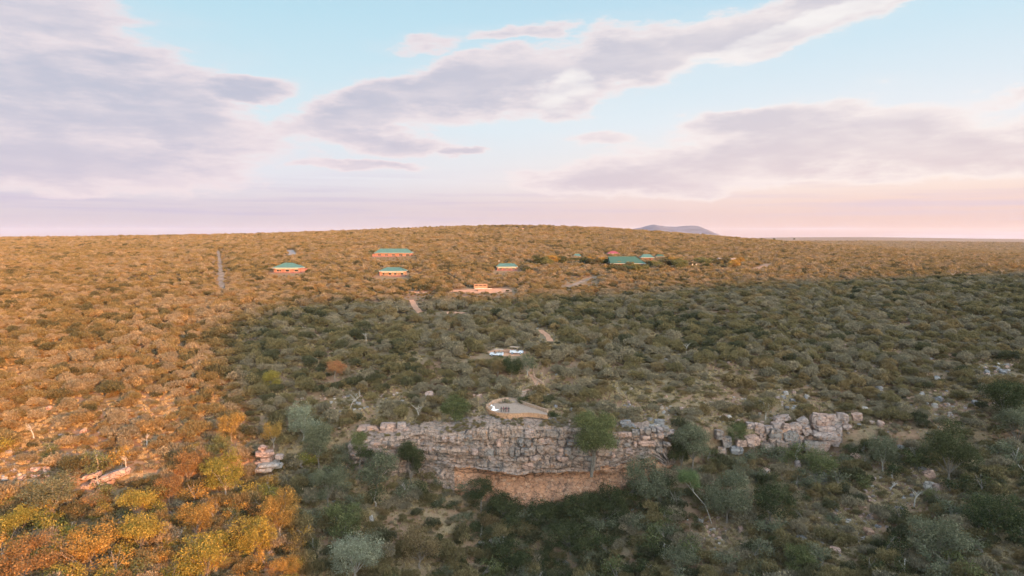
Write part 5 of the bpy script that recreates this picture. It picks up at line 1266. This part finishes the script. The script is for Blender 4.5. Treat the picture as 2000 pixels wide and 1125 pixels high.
# extra lusher foliage among the lowest trees: crowns of several colours
def small_crown(seed, m):
    me, T = crown_mesh('crown', seed, 7, 14, 10, .13, 1.0, .85, m, 0, .08); return me
CR = [small_crown(500 + i, m) for i, m in enumerate(['leaf_dark', 'leaf_dark', 'leaf_greygreen', 'leaf_greygreen', 'leaf_green', 'leaf_yellow', 'leaf_gold', 'leaf_rust', 'leaf_yellow', 'leaf_gold', 'leaf_silver'])]
sm_tr = {}
def sm_trunk(pale):
    if pale not in sm_tr: sm_tr[pale] = trunk_mesh('trunk', 1.0, .07, [(.4, .2, .1), (-.4, .1, .2), (.1, -.4, .3), (0, .3, .4), (-.2, -.3, 0)], 1.0, 77 + pale, 'bark_pale' if pale else 'bark')
    return sm_tr[pale]
cnt = 0
ug = np.random.default_rng(44); extra = []
for gy in np.arange(105, 206, 5.6):
    for gx in np.arange(-gy * .8, gy * .8, 5.8):
        X = gx + ug.uniform(-2.4, 2.4); Y = gy + ug.uniform(-2.4, 2.4); Zg = hz(X, Y)
        p_, r_ = pix(X, Y, Zg)
        if not (-30 < p_ < 2030 and 880 < r_ < 1190): continue
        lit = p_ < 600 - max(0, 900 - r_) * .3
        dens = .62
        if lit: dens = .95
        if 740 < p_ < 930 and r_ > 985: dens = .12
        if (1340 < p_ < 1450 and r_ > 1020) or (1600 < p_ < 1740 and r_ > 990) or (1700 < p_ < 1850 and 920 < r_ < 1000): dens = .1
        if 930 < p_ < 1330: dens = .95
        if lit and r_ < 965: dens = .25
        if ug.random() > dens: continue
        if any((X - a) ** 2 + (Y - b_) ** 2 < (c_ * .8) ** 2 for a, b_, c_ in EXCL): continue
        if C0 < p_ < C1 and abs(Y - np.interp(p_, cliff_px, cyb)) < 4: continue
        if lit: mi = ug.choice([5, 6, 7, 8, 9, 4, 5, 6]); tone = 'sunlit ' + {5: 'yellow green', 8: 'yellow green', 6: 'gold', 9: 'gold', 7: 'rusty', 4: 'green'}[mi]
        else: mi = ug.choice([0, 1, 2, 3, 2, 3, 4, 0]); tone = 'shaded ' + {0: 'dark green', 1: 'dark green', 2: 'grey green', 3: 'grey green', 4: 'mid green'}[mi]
        rr = ug.uniform(2.0, 4.0)
        if cnt >= 296:
            extra.append((X, Y, Zg + rr * .55, rr, mi)); continue
        d = sorted(((p_ - a) ** 2 + ((r_ - b_) * 1.3) ** 2, a, b_, n) for a, b_, n in LM)[0]; dx, dy = p_ - d[1], r_ - d[2]
        side = ('right of' if dx > 0 else 'left of') if abs(dx) > abs(dy) * 1.4 else ('below' if dy > 0 else 'above')
        dist = math.hypot(dx, dy); far = 'close ' if dist < 60 else ('some way ' if dist < 140 else 'far ')
        lab = f'{"large" if rr > 2.6 else "small"} {tone} bush tree {far}{side} {d[3]}'
        e = empty('bush_tree', (X, Y, Zg), ug.uniform(0, 6.28), lab, 'tree', f'{tone} bush trees {far}{side} {d[3]}')
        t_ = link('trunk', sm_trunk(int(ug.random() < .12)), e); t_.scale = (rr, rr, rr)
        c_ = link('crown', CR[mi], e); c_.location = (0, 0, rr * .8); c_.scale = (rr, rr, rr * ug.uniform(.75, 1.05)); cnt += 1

gv = np.random.default_rng(61)
for _ in range(3000):
    Y = gv.uniform(140, 203); X = gv.uniform(-.12, .30) * Y; Zg = hz(X, Y); p_, r_ = pix(X, Y, Zg)
    wgt = math.exp(-((p_ - 1090) / 170) ** 2 - ((r_ - 1030) / 80) ** 2)
    if r_ > 955 and gv.random() < wgt * .5 and not (C0 < p_ < C1 and abs(Y - np.interp(p_, cliff_px, cyb)) < 3.2) and len(extra) < 420:
        q = gv.uniform(1.1, 2.6); extra.append((X, Y, Zg + q * .5, q, gv.choice([0, 1, 0, 1, 2, 3])))
if extra:
    EX = np.array(extra)
    scatter('thicket', EX[:, :3], ug.uniform(0, 6.28, len(EX)), np.stack([EX[:, 3]] * 2 + [EX[:, 3] * .85], -1), EX[:, 4].astype(int), [(c, 0) for c in CR], 'dark thicket filling the foot of the cliff')
# low shrubs between everything
nl_ = 44000
ly = 105 * (420 / 105) ** rng.random(nl_); lx = rng.uniform(-.85, .85, nl_) * ly; lz = height(lx, ly); lp, lr = in_view(lx, ly, lz)
k_ = (rng.random(nl_) < np.clip(.75 + .9 * fbm(lx / 12, ly / 12, 3, 131), .1, 1)) & excl_mask(lx, ly, -.6)
fy = np.interp(lp, cliff_px, cyb); k_ &= ~((lp > C0) & (lp < C1) & (ly > fy - 5) & (ly < fy + 2.5))
lx, ly, lz, lp, lr = lx[k_], ly[k_], lz[k_], lp[k_], lr[k_]; n = len(lx); s_ = rng.lognormal(-.25, .4, n)
ax, ay, az = [], [], []
for _ in range(900):
    q = rng.integers(0, 2); a, c_ = CAPS[1 + q], CAPS[2 + q]; i = int(rng.integers(20, SN - 20)); t = rng.random()
    ax.append(a[1][i] * t + c_[1][i] * (1 - t)); ay.append(a[2][i] * t + c_[2][i] * (1 - t)); az.append(a[3][i] * t + c_[3][i] * (1 - t))
ax, ay, az = map(np.array, (ax, ay, az)); kk = fbm(ax / 6, ay / 6, 2, 141) + rng.normal(0, .15, len(ax)) > -.02; ax, ay, az = ax[kk], ay[kk], az[kk]
lx, ly, lz = np.concatenate([lx, ax]), np.concatenate([ly, ay]), np.concatenate([lz, az]); n = len(lx); s_ = np.concatenate([s_, rng.uniform(.4, 1.1, len(ax))])
li_ = np.select([fbm(lx / 25, ly / 25, 3, 135) + rng.normal(0, .4, n) < -.2, rng.random(n) < .5], [0, 1], 2) * 2 + rng.integers(0, 2, n)
scatter('undergrowth', np.stack([lx, ly, lz - .1], -1), rng.uniform(0, 6.28, n), np.stack([s_, s_, s_ * rng.uniform(.6, 1.1, n)], -1), li_, [(p, 0) for p in lowp], 'low scrubby undergrowth between the larger bushes')
# ---------------------------------------------------------------- grass and stones
def tuft(seed):
    rg = np.random.default_rng(seed); n = 90; a = rg.uniform(0, 6.28, n); r = rg.uniform(0, .35, n)
    Cc = np.stack([np.cos(a) * r, np.sin(a) * r, rg.uniform(.15, .4, n)], -1); A = np.stack([np.cos(a) * .5, np.sin(a) * .5, np.full(n, 1.0)], -1)
    return quads('grass_tuft', rquads(Cc, rg.uniform(.5, .9, n), .05, .3, rg, A, .25), 'grass_dry', rg.random(n))
TU = [tuft(i) for i in range(5)]
ng_ = 90000
gy = 105 * (330 / 105) ** rng.random(ng_); gx = rng.uniform(-.85, .85, ng_) * gy; gz = height(gx, gy)
gp, gr = in_view(gx, gy, gz)
k_ = (rng.random(ng_) < np.clip(.45 + 1.0 * fbm(gx / 14, gy / 14, 4, 101), .05, 1)) & excl_mask(gx, gy, -1.2)
fy = np.interp(gp, cliff_px, cyb); k_ &= ~((gp > C0) & (gp < C1) & (gy > fy - 3) & (gy < fy + 3))
gx, gy, gz = gx[k_], gy[k_], gz[k_]; n = len(gx); s_ = rng.uniform(.6, 1.6, n)
scatter('dry_grass', np.stack([gx, gy, gz], -1), rng.uniform(0, 6.28, n), np.stack([s_, s_, s_ * rng.uniform(.6, 1.1, n)], -1), rng.integers(0, 5, n), [(t, 0) for t in TU], 'straw coloured dry grass between the bushes')
ns = 26000
sy = 105 * (330 / 105) ** rng.random(ns); sx = rng.uniform(-.85, .85, ns) * sy; sz = height(sx, sy); spx, spy = in_view(sx, sy, sz)
w_ = np.clip(.06 + .9 * (fbm(sx / 18, sy / 18, 4, 111) - .1), .02, 1)
w_ = np.maximum(w_, ((((spx - 1680) / 320) ** 2 + ((spy - 810) / 120) ** 2) < 1) * .22)
for (a, b_, c_, d_, n_) in SCREES: w_ = np.maximum(w_, ((((spx - a) / c_) ** 2 + ((spy - b_) / d_) ** 2) < 1.1) * .9)
k_ = (rng.random(ns) < w_) & (excl_mask(sx, sy, -1.5)); sx, sy, sz = sx[k_], sy[k_], sz[k_]; n = len(sx); s_ = rng.lognormal(-1.2, .5, n)
STM = []
for i, mm in enumerate(['rock_grey', 'rock_pink', 'rock_pale']):
    for j in range(2):
        m_ = BLD[i * 2 + j].copy(); m_.materials.clear(); m_.materials.append(MATS[mm]); STM.append(m_)
scatter('gravel', np.stack([sx, sy, sz], -1), rng.uniform(0, 6.28, n), np.stack([s_ * 1.2, s_, s_ * .7], -1), rng.integers(0, 6, n), [(t, 0) for t in STM], 'small loose stones strewn over the slopes')
open('/tmp/counts.txt', 'w').write(str((len(x), cnt, len(extra), NBLK, n, sum(len(m.polygons) for m in bpy.data.meshes)))) if False else None
